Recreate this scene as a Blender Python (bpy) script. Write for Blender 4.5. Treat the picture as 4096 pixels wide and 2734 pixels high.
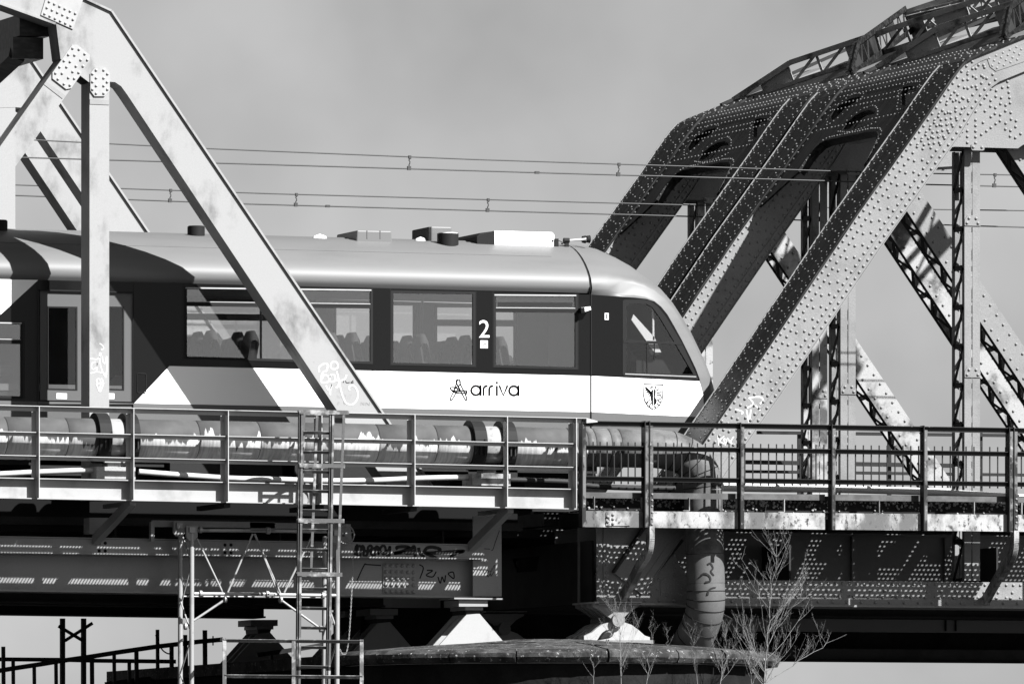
import bpy, math, random
from mathutils import Vector, Matrix
from mathutils.geometry import tessellate_polygon

for _o in list(bpy.data.objects):
    bpy.data.objects.remove(_o, do_unlink=True)
SC = bpy.context.scene
COL = SC.collection
random.seed(7)
R = math.radians

# ------------------------------------------------------------------ camera
FPX, CX, VH, PHI, CZ = 36750.0, 2048.0, 3500.0, R(19.3), 2.0   # focal length, centre and horizon in photo pixels
cam_d = bpy.data.cameras.new('camera')
cam_d.sensor_width = 36.0
cam_d.lens = 36.0 * FPX / 4096.0
cam_d.shift_y = (VH - 1367.0) / 4096.0
cam_d.clip_start = 1.0
cam_d.clip_end = 20000.0
cam = bpy.data.objects.new('camera', cam_d)
cam.location = (0, 0, CZ)
cam.rotation_euler = (R(90), 0, -PHI)
COL.objects.link(cam)
SC.camera = cam

# ------------------------------------------------------------------ sky and sun
SUN_EL, SUN_ROT = R(42), R(146)
world = bpy.data.worlds.new('World')
SC.world = world
world.use_nodes = True
wn = world.node_tree
wn.nodes.clear()
sky = wn.nodes.new('ShaderNodeTexSky')
sky.sky_type = 'NISHITA'
sky.sun_disc = False
sky.sun_elevation = SUN_EL
sky.sun_rotation = SUN_ROT
# black and white film behind a red filter: the red channel alone
sep = wn.nodes.new('ShaderNodeSeparateColor')
comb = wn.nodes.new('ShaderNodeCombineColor')
wbg = wn.nodes.new('ShaderNodeBackground')
wout = wn.nodes.new('ShaderNodeOutputWorld')
wbg.inputs[1].default_value = 0.05
wn.links.new(sky.outputs[0], sep.inputs[0])
for k in range(3):
    wn.links.new(sep.outputs[0], comb.inputs[k])
# faint high cloud, the same all over the sky
wtc = wn.nodes.new('ShaderNodeTexCoord'); wno = wn.nodes.new('ShaderNodeTexNoise'); wmr = wn.nodes.new('ShaderNodeMapRange'); wmx = wn.nodes.new('ShaderNodeMix')
wno.inputs['Scale'].default_value = 30; wno.inputs['Detail'].default_value = 4; wno.inputs['Roughness'].default_value = .5
wmr.inputs[1].default_value = .3; wmr.inputs[2].default_value = .7; wmr.inputs[3].default_value = .60; wmr.inputs[4].default_value = .83
wmx.data_type = 'RGBA'; wmx.blend_type = 'MULTIPLY'; wmx.inputs[0].default_value = 1.0
wn.links.new(wtc.outputs['Generated'], wno.inputs['Vector']); wn.links.new(wno.outputs['Fac'], wmr.inputs[0])
wn.links.new(comb.outputs[0], wmx.inputs[6]); wn.links.new(wmr.outputs[0], wmx.inputs[7])
wn.links.new(wmx.outputs[2], wbg.inputs[0])
wn.links.new(wbg.outputs[0], wout.inputs[0])

sun_d = bpy.data.lights.new('sun', 'SUN')
sun_d.energy = 5.0
sun_d.angle = R(0.5)
sun_d.color = (1, 1, 1)
sun = bpy.data.objects.new('sun', sun_d)
to_sun = Vector((math.sin(SUN_ROT) * math.cos(SUN_EL), math.cos(SUN_ROT) * math.cos(SUN_EL), math.sin(SUN_EL)))
sun.rotation_euler = to_sun.to_track_quat('Z', 'Y').to_euler()
sun.location = (0, 60, 80)
COL.objects.link(sun)

vs = SC.view_settings
vs.view_transform = 'Standard'
vs.look = 'None'
vs.exposure = 1.68
vs.gamma = 1.0
vs.use_curve_mapping = False

# ------------------------------------------------------------------ geometry helpers
def at(u, v, Y):
    """world point that lies on the plane y = Y and shows at photo pixel (u, v)"""
    a = math.atan((u - CX) / FPX)
    x = Y * math.tan(PHI + a)
    d = x * math.sin(PHI) + Y * math.cos(PHI)
    return Vector((x, Y, CZ + (VH - v) * d / FPX))

def hit(u, v, p, n):
    """point of the plane (p, n) seen at photo pixel (u, v)"""
    c = Vector((0, 0, CZ))
    d = at(u, v, 130.0) - c
    t = (p - c).dot(n) / d.dot(n)
    return c + d * t

def _z(x0, y0, s):
    return lambda x, y: (x0 + x / s, y0 + y / s)
zA = _z(0, 0, 1.651)
zB, zC, zD = _z(0, 850, 1.845), _z(1000, 850, 1.845), _z(2000, 850, 1.845)
zE, zF, zG, zH = _z(0, 1600, 2.1355), _z(1000, 1600, 2.1355), _z(2000, 1600, 2.1355), _z(3000, 1600, 2.143)
zI, zJ, zK, zL = _z(0, 2050, 2.1355), _z(1000, 2050, 2.1355), _z(2000, 2050, 2.1355), _z(3000, 2050, 2.143)
zR, zS, zT, zU, zV = _z(3500, 560, 2.614), _z(3496, 0, 2.613), _z(2950, 100, 2.613), _z(2600, 400, 2.613), _z(2980, 1200, 2.613)

def pts(zf, Y, *xy):
    return [at(*zf(x, y), Y) for x, y in xy]

class MB:
    def __init__(self):
        self.v, self.f, self.m, self.sm = [], [], [], []
    def add(self, vs, fs, mi=0, smooth=False):
        b = len(self.v)
        self.v += [Vector(p) for p in vs]
        for f in fs:
            self.f.append([b + i for i in f]); self.m.append(mi); self.sm.append(smooth)
        return self
    def quad(self, a, b, c, d, mi=0):
        return self.add([a, b, c, d], [(0, 1, 2, 3)], mi)
    def box(self, p0, p1, mi=0):
        x0, y0, z0 = p0; x1, y1, z1 = p1
        return self.add([(x0,y0,z0),(x1,y0,z0),(x1,y1,z0),(x0,y1,z0),(x0,y0,z1),(x1,y0,z1),(x1,y1,z1),(x0,y1,z1)],
                        [(0,3,2,1),(4,5,6,7),(0,1,5,4),(1,2,6,5),(2,3,7,6),(3,0,4,7)], mi)
    def hexa(self, q, off, mi=0):
        """quad q extruded by vector off"""
        off = Vector(off)
        return self.add(list(q) + [Vector(p) + off for p in q],
                        [(0,1,2,3),(7,6,5,4),(0,4,5,1),(1,5,6,2),(2,6,7,3),(3,7,4,0)], mi)
    def beam(self, a, b, w, h, side=(0, 1, 0), mi=0):
        """bar a-b, w across along 'side', h along the third direction"""
        a, b = Vector(a), Vector(b)
        d = (b - a).normalized()
        s = Vector(side); s = (s - d * s.dot(d)).normalized()
        t = d.cross(s)
        s, t = s * (w / 2), t * (h / 2)
        q = [a - s - t, a + s - t, a + s + t, a - s + t]
        return self.hexa(q, b - a, mi)
    def prism(self, outer, off, holes=(), mi=0):
        """planar polygon with holes, extruded by off"""
        off = Vector(off)
        loops = [list(map(Vector, outer))] + [list(map(Vector, h)) for h in holes]
        flat = [p for l in loops for p in l]
        n = len(flat)
        tris = tessellate_polygon(loops)
        vs = flat + [p + off for p in flat]
        fs = []
        for t in tris:
            fs.append(tuple(t)); fs.append((t[2] + n, t[1] + n, t[0] + n))
        b = 0
        for l in loops:
            k = len(l)
            for i in range(k):
                j = (i + 1) % k
                fs.append((b + i, b + j, b + j + n, b + i + n))
            b += k
        return self.add(vs, fs, mi)
    def tube(self, path, r, n=8, mi=0, caps=True, smooth=True, closed=False):
        path = [Vector(p) for p in path]
        k = len(path)
        rr = r if hasattr(r, '__len__') else [r] * k
        rings, prev = [], None
        vs, fs = [], []
        for i, p in enumerate(path):
            if closed:
                d = path[(i + 1) % k] - path[i - 1]
            else:
                d = path[min(i + 1, k - 1)] - path[max(i - 1, 0)]
            d = d.normalized() if d.length > 1e-9 else Vector((0, 0, 1))
            if prev is None:
                a = Vector((0, 0, 1)) if abs(d.z) < .9 else Vector((1, 0, 0))
                x = d.cross(a).normalized()
            else:
                x = (prev - d * prev.dot(d))
                x = x.normalized() if x.length > 1e-6 else d.orthogonal().normalized()
            prev = x
            y = d.cross(x)
            for j in range(n):
                t = 2 * math.pi * (j + .5) / n
                vs.append(p + (x * math.cos(t) + y * math.sin(t)) * rr[i])
        for i in range(k if closed else k - 1):
            i2 = (i + 1) % k
            for j in range(n):
                fs.append((i * n + j, i * n + (j + 1) % n, i2 * n + (j + 1) % n, i2 * n + j))
        self.add(vs, fs, mi, smooth)
        if caps and not closed:
            self.add(vs[:n], [tuple(range(n))[::-1]], mi)
            self.add(vs[-n:], [tuple(range(n))], mi)
        return self
    def dome(self, c, nrm, r, h=None, seg=6, mi=0):
        """rivet head"""
        nrm = Vector(nrm).normalized()
        h = h or r * .75
        x = nrm.orthogonal().normalized(); y = nrm.cross(x)
        c = Vector(c)
        vs = []
        for rr, hh in ((1, 0), (.78, .62)):
            for j in range(seg):
                t = 2 * math.pi * j / seg
                vs.append(c + (x * math.cos(t) + y * math.sin(t)) * r * rr + nrm * h * hh)
        vs.append(c + nrm * h)
        fs = []
        for j in range(seg):
            k = (j + 1) % seg
            fs.append((j, k, seg + k, seg + j)); fs.append((seg + j, seg + k, 2 * seg))
        return self.add(vs, fs, mi, True)
    def ribbon(self, path, w, n, lift=.002, mi=0):
        """flat painted stroke along path in the plane with normal n"""
        n = Vector(n).normalized()
        path = [Vector(p) + n * lift for p in path]
        vs, k = [], len(path)
        ww = w if hasattr(w, '__len__') else [w] * k
        for i, p in enumerate(path):
            d = (path[min(i + 1, k - 1)] - path[max(i - 1, 0)])
            s = n.cross(d)
            s = s.normalized() * ww[i] / 2 if s.length > 1e-9 else Vector((0, 0, ww[i] / 2))
            vs += [p - s, p + s]
        self.add(vs, [(2*i, 2*i+1, 2*i+3, 2*i+2) for i in range(k - 1)], mi)
        return self

TOP = {}
def thing(name, loc, label, cat, group=None):
    o = bpy.data.objects.new(name, None)
    o.empty_display_size = .2
    o.location = loc
    COL.objects.link(o)
    o['label'] = label; o['category'] = cat
    if group: o['group'] = group
    TOP[o.name] = Vector(loc)
    return o

def root_loc(o):
    while o.parent: o = o.parent
    return TOP.get(o.name, Vector((0, 0, 0)))

def obj(name, mb, mats, parent=None, kind=None, label=None, cat=None, group=None, bevel=0):
    off = root_loc(parent) if parent else Vector((0, 0, 0))
    me = bpy.data.meshes.new(name)
    me.from_pydata([tuple(p - off) for p in mb.v], [], mb.f)
    mats = mats if isinstance(mats, (list, tuple)) else [mats]
    for m in mats: me.materials.append(m)
    me.polygons.foreach_set('material_index', mb.m)
    me.polygons.foreach_set('use_smooth', mb.sm)
    me.update()
    o = bpy.data.objects.new(name, me)
    COL.objects.link(o)
    if parent: o.parent = parent
    if kind: o['kind'] = kind
    if label: o['label'] = label
    if cat: o['category'] = cat
    if group: o['group'] = group
    if bevel:
        b = o.modifiers.new('bevel', 'BEVEL'); b.width = bevel; b.segments = 2; b.limit_method = 'ANGLE'
    return o

def inst(name, src, parent, M):
    """another object that shares src's mesh; M places it in world space"""
    o = bpy.data.objects.new(name, src)
    COL.objects.link(o)
    o.parent = parent
    o.matrix_local = Matrix.Translation(-root_loc(parent)) @ M
    return o

def copy_tree(root, dloc, label, group=None):
    """copy of a thing with copies of its parts and sub-parts, moved by dloc"""
    r = root.copy(); COL.objects.link(r)
    r.location = root.location + Vector(dloc)
    TOP[r.name] = TOP[root.name] + Vector(dloc)
    r['label'] = label
    if group: r['group'] = group
    for ch in list(root.children):
        c = ch.copy(); COL.objects.link(c); c.parent = r
        for g in list(ch.children):
            d = g.copy(); COL.objects.link(d); d.parent = c
    return r

def lerp(a, b, t): return a + (b - a) * t

def smooth_path(p, n=6):
    """Catmull-Rom through p"""
    p = [Vector(q) for q in p]
    out = []
    for i in range(len(p) - 1):
        a, b, c, d = p[max(i-1, 0)], p[i], p[i+1], p[min(i+2, len(p)-1)]
        for k in range(n):
            t = k / n
            out.append(.5 * ((2*b) + (c-a)*t + (2*a-5*b+4*c-d)*t*t + (3*b-a-3*c+d)*t*t*t))
    out.append(p[-1])
    return out

# ------------------------------------------------------------------ materials
ALB = .66
def mat(name, base, rough=.6, metal=0., dirt=None, amt=.45, scale=1.5, streak=(1, 1, 1), soft=.12, fine=.12, bump=0., bscale=40, dirt2=None, amt2=.3, scale2=9, rot=0., spec=.12):
    m = bpy.data.materials.new(name); m.use_nodes = True
    nt = m.node_tree; N = nt.nodes; L = nt.links
    p = N['Principled BSDF']
    p.inputs['Roughness'].default_value = rough
    p.inputs['Metallic'].default_value = metal
    p.inputs['Specular IOR Level'].default_value = spec
    tc = N.new('ShaderNodeTexCoord')
    g = lambda x: (x * ALB, x * ALB, x * ALB, 1)
    def noise(sc, st, det=6, rg=.6):
        mp = N.new('ShaderNodeMapping'); mp.inputs['Scale'].default_value = st
        if rot and st != (1, 1, 1):
            m0 = N.new('ShaderNodeMapping'); m0.inputs['Rotation'].default_value = (0, rot, 0)
            L.new(tc.outputs['Object'], m0.inputs[0]); L.new(m0.outputs[0], mp.inputs[0])
        else:
            L.new(tc.outputs['Object'], mp.inputs[0])
        n = N.new('ShaderNodeTexNoise'); n.inputs['Scale'].default_value = sc; n.inputs['Detail'].default_value = det
        n.inputs['Roughness'].default_value = rg
        L.new(mp.outputs[0], n.inputs['Vector'])
        return n.outputs['Fac']
    def step(src, a, s):
        r = N.new('ShaderNodeMapRange'); r.interpolation_type = 'SMOOTHSTEP'
        r.inputs[1].default_value = a - s; r.inputs[2].default_value = a + s
        L.new(src, r.inputs[0]); return r.outputs[0]
    def mix(fac, a, b, blend='MIX'):
        x = N.new('ShaderNodeMix'); x.data_type = 'RGBA'; x.blend_type = blend
        if isinstance(fac, float): x.inputs[0].default_value = fac
        else: L.new(fac, x.inputs[0])
        for s, i in ((a, 6), (b, 7)):
            if isinstance(s, tuple): x.inputs[i].default_value = s
            else: L.new(s, x.inputs[i])
        return x.outputs[2]
    col = g(base)
    fac = None
    if dirt is not None:
        fac = step(noise(scale, streak), 1 - amt, soft)
        col = mix(fac, col, g(dirt))
    if dirt2 is not None:
        f2 = step(noise(scale2, streak, 8, .7), 1 - amt2, .05)
        col = mix(f2, col, g(dirt2))
    if fine:
        fn = noise(55, (1, 1, 1), 4)
        mr = N.new('ShaderNodeMapRange'); mr.inputs[1].default_value = .25; mr.inputs[2].default_value = .75
        mr.inputs[3].default_value = 1 - fine; mr.inputs[4].default_value = 1 + fine
        L.new(fn, mr.inputs[0])
        col = mix(1.0, col, mr.outputs[0], 'MULTIPLY')
    if isinstance(col, tuple): p.inputs['Base Color'].default_value = col
    else: L.new(col, p.inputs['Base Color'])
    if bump:
        b = N.new('ShaderNodeBump'); b.inputs['Strength'].default_value = bump; b.inputs['Distance'].default_value = .02
        L.new(noise(bscale, (1, 1, 1), 5), b.inputs['Height']); L.new(b.outputs[0], p.inputs['Normal'])
    return m

M = {}
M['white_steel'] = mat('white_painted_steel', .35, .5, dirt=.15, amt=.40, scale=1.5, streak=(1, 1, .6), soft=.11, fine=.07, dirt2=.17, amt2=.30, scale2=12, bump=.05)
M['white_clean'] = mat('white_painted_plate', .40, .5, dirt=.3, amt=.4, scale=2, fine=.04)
M['white_shade'] = mat('shade_toned_white', .32, .55, dirt=.2, amt=.4, scale=.9, soft=.2, fine=.08, bump=.05)  # white paint lowered in tone to deepen the shade on the girders
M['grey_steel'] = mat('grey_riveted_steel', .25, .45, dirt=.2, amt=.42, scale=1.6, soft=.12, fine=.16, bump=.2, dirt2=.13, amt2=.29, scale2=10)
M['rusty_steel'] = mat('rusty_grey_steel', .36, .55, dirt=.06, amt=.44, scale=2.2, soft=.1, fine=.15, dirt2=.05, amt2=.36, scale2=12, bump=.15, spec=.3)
M['dark_cover'] = mat('streaked_dark_plate', .034, .45, dirt=.004, amt=.52, scale=5, streak=(4, 4, .25), soft=.1, fine=.25, bump=.12, rot=R(-37), dirt2=.05, amt2=.31, scale2=16, spec=.14)  # near-black base, streaked along the slope
M['rivet_dark'] = mat('bright_rivet_head', .16, .4, fine=.1, spec=.4)  # paler than the plate, so heads read as catching the sun
M['rivet_grey'] = mat('painted_rivet_head', .26, .45, fine=.1)
M['dark_steel'] = mat('shade_dark_steel', .03, .6, dirt=.015, amt=.45, scale=1.5, fine=.2, spec=.15)  # near-black base puts shade into the colour of members under the spans
M['deck_steel'] = mat('dark_deck_steel', .03, .7, dirt=.015, amt=.5, scale=2, fine=.2, spec=.15)  # darkened so walkway and floor undersides look black with shade
M['rail_grey'] = mat('galvanised_angle', .46, .5, dirt=.2, amt=.3, scale=5, fine=.1, spec=.3)
M['rail_black'] = mat('black_flaking_angle', .02, .5, dirt=.25, amt=.3, scale=5, soft=.05, fine=.2, dirt2=.3, amt2=.30, scale2=16, spec=.2)
M['fascia_old'] = mat('flaking_pale_paint', .42, .6, dirt=.13, amt=.5, scale=2.4, streak=(1, 1, .6), soft=.1, fine=.12, dirt2=.06, amt2=.42, scale2=13)
M['conduit'] = mat('pale_conduit', .55, .4, dirt=.3, amt=.35, scale=4, fine=.08)
M['zinc'] = mat('zinc_tube', .36, .4, .15, dirt=.2, amt=.35, scale=5, fine=.08, spec=.3)
M['ladder_steel'] = mat('worn_ladder_steel', .10, .45, .2, dirt=.4, amt=.42, scale=4, soft=.08, fine=.2, spec=.3)
M['rubber'] = mat('black_rubber', .02, .6, fine=.1, spec=.08)
M['stringer_web'] = mat('primed_web_plate', .15, .6, dirt=.15, amt=.4, scale=1.5, fine=.1, spec=.2)
M['kick'] = mat('dull_kick_plate', .13, .6, dirt=.08, amt=.5, scale=3, fine=.1, dirt2=.3, amt2=.33, scale2=9)
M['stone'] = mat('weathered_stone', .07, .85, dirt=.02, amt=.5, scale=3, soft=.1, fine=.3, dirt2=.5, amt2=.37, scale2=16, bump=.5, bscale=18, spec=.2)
M['stone_dark'] = mat('near_black_stone', .018, .9, dirt=.01, amt=.5, scale=2, fine=.3, bump=.5, bscale=12, spec=.1)  # near-black; also colours the dark strips behind the right chord
M['joint'] = mat('pale_mortar', .4, .9, fine=.2)
M['bark'] = mat('pale_twig_bark', .24, .8, dirt=.09, amt=.4, scale=20, fine=.2)
M['silver'] = mat('silver_roof_paint', .155, .5, 0., dirt=.12, amt=.4, scale=.8, streak=(.4, 1, 3), soft=.2, fine=.02, spec=.3)
M['train_dark'] = mat('dark_window_band', .009, .2, fine=.05, spec=.12)
M['train_white'] = mat('white_body_paint', 1.2, .35, fine=.01, spec=.3)
M['train_grey'] = mat('grey_skirt_paint', .14, .4, fine=.05)
M['door_grey'] = mat('grey_door_paint', .12, .4, fine=.03)
M['black'] = mat('black_print', .012, .5, fine=0, spec=.04)
M['white'] = mat('white_print', 1.0, .5, fine=0)
M['wire'] = mat('copper_wire', .07, .5, .2, fine=0, spec=.2)
M['seat'] = mat('dark_seat_cloth', .05, .8, fine=.2, spec=.1)
M['inside'] = mat('grey_lining', .16, .6, fine=.05)
M['under'] = mat('underframe_grime', .03, .8, fine=.2, spec=.08)
M['spray_black'] = mat('black_spray', .03, .5, fine=.1, spec=.05)
M['spray_white'] = mat('white_marker', .75, .5, fine=.03)
M['spray_grey'] = mat('faded_marker', .35, .5, fine=.1)

def glass(name, tint, refl):
    m = bpy.data.materials.new(name); m.use_nodes = True
    nt = m.node_tree; nt.nodes.clear()
    o = nt.nodes.new('ShaderNodeOutputMaterial'); mx = nt.nodes.new('ShaderNodeMixShader')
    t = nt.nodes.new('ShaderNodeBsdfTransparent'); gl = nt.nodes.new('ShaderNodeBsdfGlossy')
    t.inputs[0].default_value = (tint, tint, tint, 1); gl.inputs['Roughness'].default_value = .03
    gl.inputs[0].default_value = (.9, .9, .9, 1)
    mx.inputs[0].default_value = refl
    nt.links.new(t.outputs[0], mx.inputs[1]); nt.links.new(gl.outputs[0], mx.inputs[2]); nt.links.new(mx.outputs[0], o.inputs[0])
    return m
M['glass'] = glass('tinted_window_glass', .88, .085)
M['glass_dark'] = glass('dark_cab_glass', .75, .035)

# ------------------------------------------------------------------ water
mb = MB(); mb.quad((-6000, -3000, 0), (6000, -3000, 0), (6000, 9000, 0), (-6000, 9000, 0))
wm = mat('river_water', .015, .45, spec=.1, bump=.6, bscale=1.2, fine=0)
obj('river_water', mb, wm, kind='structure', label='calm grey river far below the bridge')

# ------------------------------------------------------------------ stone pier
PX, PY, PR = at(2205, 2600, 131.5).x, 131.5, 3.35
PZ = 5.36                                   # rim of the cap
pier = thing('stone_pier', (PX, PY, 0), 'round-nosed dark stone pier with lichen-flecked cap carrying both spans', 'pier')
mb = MB()
prof = [(PX + (PR - .1) * math.cos(a), PY + (PR - .1) * math.sin(a), -2) for a in [math.pi + math.pi * i / 28 for i in range(29)]]
prof += [(PX + PR - .1, 143.6, -2), (PX - PR + .1, 143.6, -2)]
mb.prism(prof, (0, 0, PZ - .22 + 2))
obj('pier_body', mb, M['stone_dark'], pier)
mb = MB()
prof = [(PX + (PR + .35) * math.cos(a), PY + (PR + .35) * math.sin(a), -2) for a in [math.pi + math.pi * i / 28 for i in range(29)]]
prof += [(PX + PR + .35, 143, -2), (PX - PR - .35, 143, -2)]
mb.prism(prof, (0, 0, 4.98 - .28 + 2))
obj('plinth', mb, M['stone'], pier)
mb = MB()
mb.box((PX - PR - .02, 131.52, PZ - .215), (PX + PR + .02, 143.7, PZ - .03))
obj('coping_slab', mb, M['stone'], pier)
random.seed(3)
cuts = [math.pi, 3.52, 3.92, 4.22, 4.62, 4.95, 5.22, 5.48, 5.72, 5.97, 2 * math.pi]
for i in range(len(cuts) - 1):
    a0, a1 = cuts[i] + .004, cuts[i + 1] - .004
    mb = MB()
    dz = random.uniform(-.012, .012); dr = random.uniform(-.02, .025)
    pr = [(1.5, PZ - .2), (PR - .02, PZ - .2), (PR + .07 + dr, PZ - .19), (PR + .12 + dr, PZ - .12), (PR + .11 + dr, PZ - .05 + dz), (PR + .03 + dr, PZ + .005 + dz), (PR - .2, PZ + .025 + dz), (2.4, PZ + .09 + dz), (1.5, PZ + .15 + dz)]
    ns = max(3, int((a1 - a0) / .09))
    vsx, fsx, k = [], [], len(pr)
    for s in range(ns + 1):
        a = lerp(a0, a1, s / ns)
        for r, z in pr:
            rr = r + random.uniform(-.008, .008)
            vsx.append((PX + rr * math.cos(a), PY + rr * math.sin(a), z + random.uniform(-.006, .006)))
    for s in range(ns):
        for j in range(k - 1):
            fsx.append((s*k + j, (s+1)*k + j, (s+1)*k + j + 1, s*k + j + 1))
    fsx.append(tuple(range(k))); fsx.append(tuple(range(ns*k, ns*k + k))[::-1])
    mb.add(vsx, fsx, 0, False)
    obj('cap_stone', mb, M['stone'], pier)
mb = MB()
mb.prism([(PX + (PR - .06) * math.cos(a), PY + (PR - .06) * math.sin(a), PZ - .21) for a in [math.pi + math.pi * i / 40 for i in range(41)]], (0, 0, .16))
obj('mortar_bed', mb, M['joint'], pier)
mb = MB()
pr = [(0.0, PZ + .23), (.6, PZ + .215), (1.49, PZ + .145)]
vsx, fsx = [], []
for s in range(25):
    a = math.pi + math.pi * s / 24
    for r, z in pr: vsx.append((PX + r * math.cos(a), PY + r * math.sin(a), z + random.uniform(-.006, .006)))
for s in range(24):
    for j in range(2): fsx.append((s*3+j, (s+1)*3+j, (s+1)*3+j+1, s*3+j+1))
mb.add(vsx, fsx)
obj('cap_crown', mb, M['stone'], pier)
mb = MB()
mb.box((PX - 1.25, 136.9, PZ - .02), (PX + 2.6, 138.3, PZ + .85))
obj('dark_backing_block', mb, M['stone_dark'], pier)  # dark block added to fill the black area behind the bearings

# ------------------------------------------------------------------ left bridge: white welded truss spans
YL = 131.6
LW = .45
bolt_me = None
def rivet_mesh(name, r, h, m, seg=8):
    b = MB(); b.dome((0, 0, 0), (0, -1, 0), r, h, seg)
    me = bpy.data.meshes.new(name); me.from_pydata([tuple(p) for p in b.v], [], b.f); me.materials.append(m)
    me.polygons.foreach_set('use_smooth', [True] * len(b.f)); me.update()
    return me
ME_BOLT = rivet_mesh('bolt_head', .023, .022, M['white_clean'])
ME_RIV = rivet_mesh('rivet_head', .026, .021, M['rivet_grey'])
ME_BIGB = rivet_mesh('big_bolt_head', .034, .03, M['white_shade'])

def strip(mb, line, out, yr, th, mi=0):
    """flange plate: the polyline 'line' (points in one y plane) thickened by th towards 'out' side, over y range"""
    k = len(line)
    for i in range(k - 1):
        a, b = line[i], line[i + 1]
        d = (b - a).normalized()
        n = Vector((-d.z, 0, d.x)) * out * th
        q = [Vector((a.x, yr[0], a.z)), Vector((b.x, yr[0], b.z)), Vector((b.x + n.x, yr[0], b.z + n.z)), Vector((a.x + n.x, yr[0], a.z + n.z))]
        mb.hexa(q, (0, yr[1] - yr[0], 0), mi)

EPA = [(545,-8),(730,78),(2571,2803),(2851,3219),(2571,3219),(2224,2706),(840,625),(800,570),(760,543),(725,540),(590,545),(530,500),(400,390),(370,155),(480,195)]
def left_truss(root, dY, dX, detail):
    D = Vector((dX, dY, 0))
    P = lambda *xy: [p + D for p in pts(zA, YL, *xy)]
    y0, y1 = YL + dY, YL + dY + LW
    ms = M['white_steel']
    # end post with its gusset: two webs, top cover and bottom plate
    mb = MB()
    ep = P(*EPA)
    mb.prism(ep, (0, .025, 0))
    mb.prism([p + Vector((0, LW - .025, 0)) for p in ep], (0, .025, 0))
    strip(mb, P((545,-8),(730,78),(2851,3219)), 1, (y0 - .035, y1 + .035), .03)
    strip(mb, P((2571,3219),(2224,2706),(840,625),(800,570),(760,543),(726,540)), 1, (y0 + .027, y1 - .027), -.025)
    strip(mb, P((480,195),(370,155),(400,390)), 1, (y0 + .027, y1 - .027), .02)
    o = obj('end_post', mb, ms, root)
    mb = MB()
    mb.prism(P((-400,-126),(368,153),(478,193),(543,-10),(-400,-370)), (0, .025, 0))
    mb.prism([p + Vector((0, LW - .025, 0)) for p in P((-400,-126),(368,153),(478,193),(543,-10),(-400,-370))], (0, .025, 0))
    strip(mb, P((-400,-126),(366,152)), 1, (y0 - .03, y1 + .03), -.03)
    strip(mb, P((-400,-370),(543,-9)), 1, (y0 - .035, y1 + .035), .03)
    obj('top_chord', mb, ms, root)
    mb = MB()
    dq = P((408,391),(529,502),(-700,2222),(-824,2137))
    mb.prism([p + Vector((0, .004, 0)) for p in dq], (0, .02, 0))
    mb.prism([p + Vector((0, LW - .03, 0)) for p in dq], (0, .02, 0))
    mb.hexa([dq[0] + Vector((0, .03, 0)), dq[3] + Vector((0, .03, 0)), dq[3] + Vector((.02, .03, .02)), dq[0] + Vector((.02, .03, .02))], (0, LW - .07, 0))
    mb.hexa([dq[1] + Vector((0, .03, 0)), dq[2] + Vector((0, .03, 0)), dq[2] + Vector((-.02, .03, -.02)), dq[1] + Vector((-.02, .03, -.02))], (0, LW - .07, 0))
    obj('diagonal', mb, ms, root)
    mb = MB()
    vq = P((592,546),(722,541),(721,3300),(592,3300))
    mb.prism([p + Vector((0, .004, 0)) for p in vq], (0, LW - .01, 0))
    obj('vertical_post', mb, ms, root)
    if not detail: return
    mb = MB(); mb.prism([p + Vector((0, -.018, 0)) for p in P((300,-8),(549,-8),(480,195),(268,100))], (0, .017, 0))
    sp = obj('splice_plate', mb, M['white_clean'], root)
    mb = MB(); mb.prism([p + Vector((0, -.018, 0)) for p in P((475,297),(510,297),(592,365),(590,400),(470,583),(435,590),(345,520),(345,480))], (0, .017, 0))
    g1 = obj('gusset_plate', mb, M['white_clean'], root)
    mb = MB(); mb.prism([p + Vector((0, -.018, 0)) for p in P((625,443),(690,443),(723,485),(723,600),(690,637),(622,637),(595,600),(595,485))], (0, .017, 0))
    g2 = obj('gusset_plate', mb, M['white_clean'], root)
    b0 = [(293+15*k+34.5*i, 92-40*k+15.6*i) for k in range(3) for i in range(6)]
    b1 = [(478,320),(520,327),(450,362),(491,365),(558,357),(421,402),(461,408),(531,397),(575,397),(392,443),(438,443),(500,438),(546,438),(365,484),(408,485),(478,474),(518,480),(381,523),(450,514),(489,519),(421,555),(460,563)]
    b2 = [(633,464),(683,464),(609,489),(708,489),(633,515),(683,516),(609,541),(706,542),(633,567),(683,567),(609,591),(708,591),(633,617),(683,617)]
    for par, bl in ((sp, b0), (g1, b1), (g2, b2)):
        for xy in bl:
            p = at(*zA(*xy), YL) + Vector((0, -.018, 0))
            inst('bolt', ME_BOLT, par, Matrix.Translation(p))
    # narrow weld bands on the members
    mb = MB()
    mb.prism([p + Vector((0, -.004, 0)) for p in P((593,655),(722,662),(721,693),(593,688))], (0, .005, 0))
    obj('weld_band', mb, M['white_shade'], root)
    mb = MB()
    mb.prism([p + Vector((0, -.004, 0)) for p in P((308,540),(432,630),(412,652),(290,558))], (0, .005, 0))
    obj('weld_band', mb, M['white_shade'], root)

xl = at(400, 2000, YL).x
spanA = thing('truss_bridge', (xl, YL, 6.2), 'white steel truss span on the left with bolted gusset plates, nearest the camera', 'bridge')
left_truss(spanA, 0, 0, True)
left_truss(spanA, 4.85, -.05, False)

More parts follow.
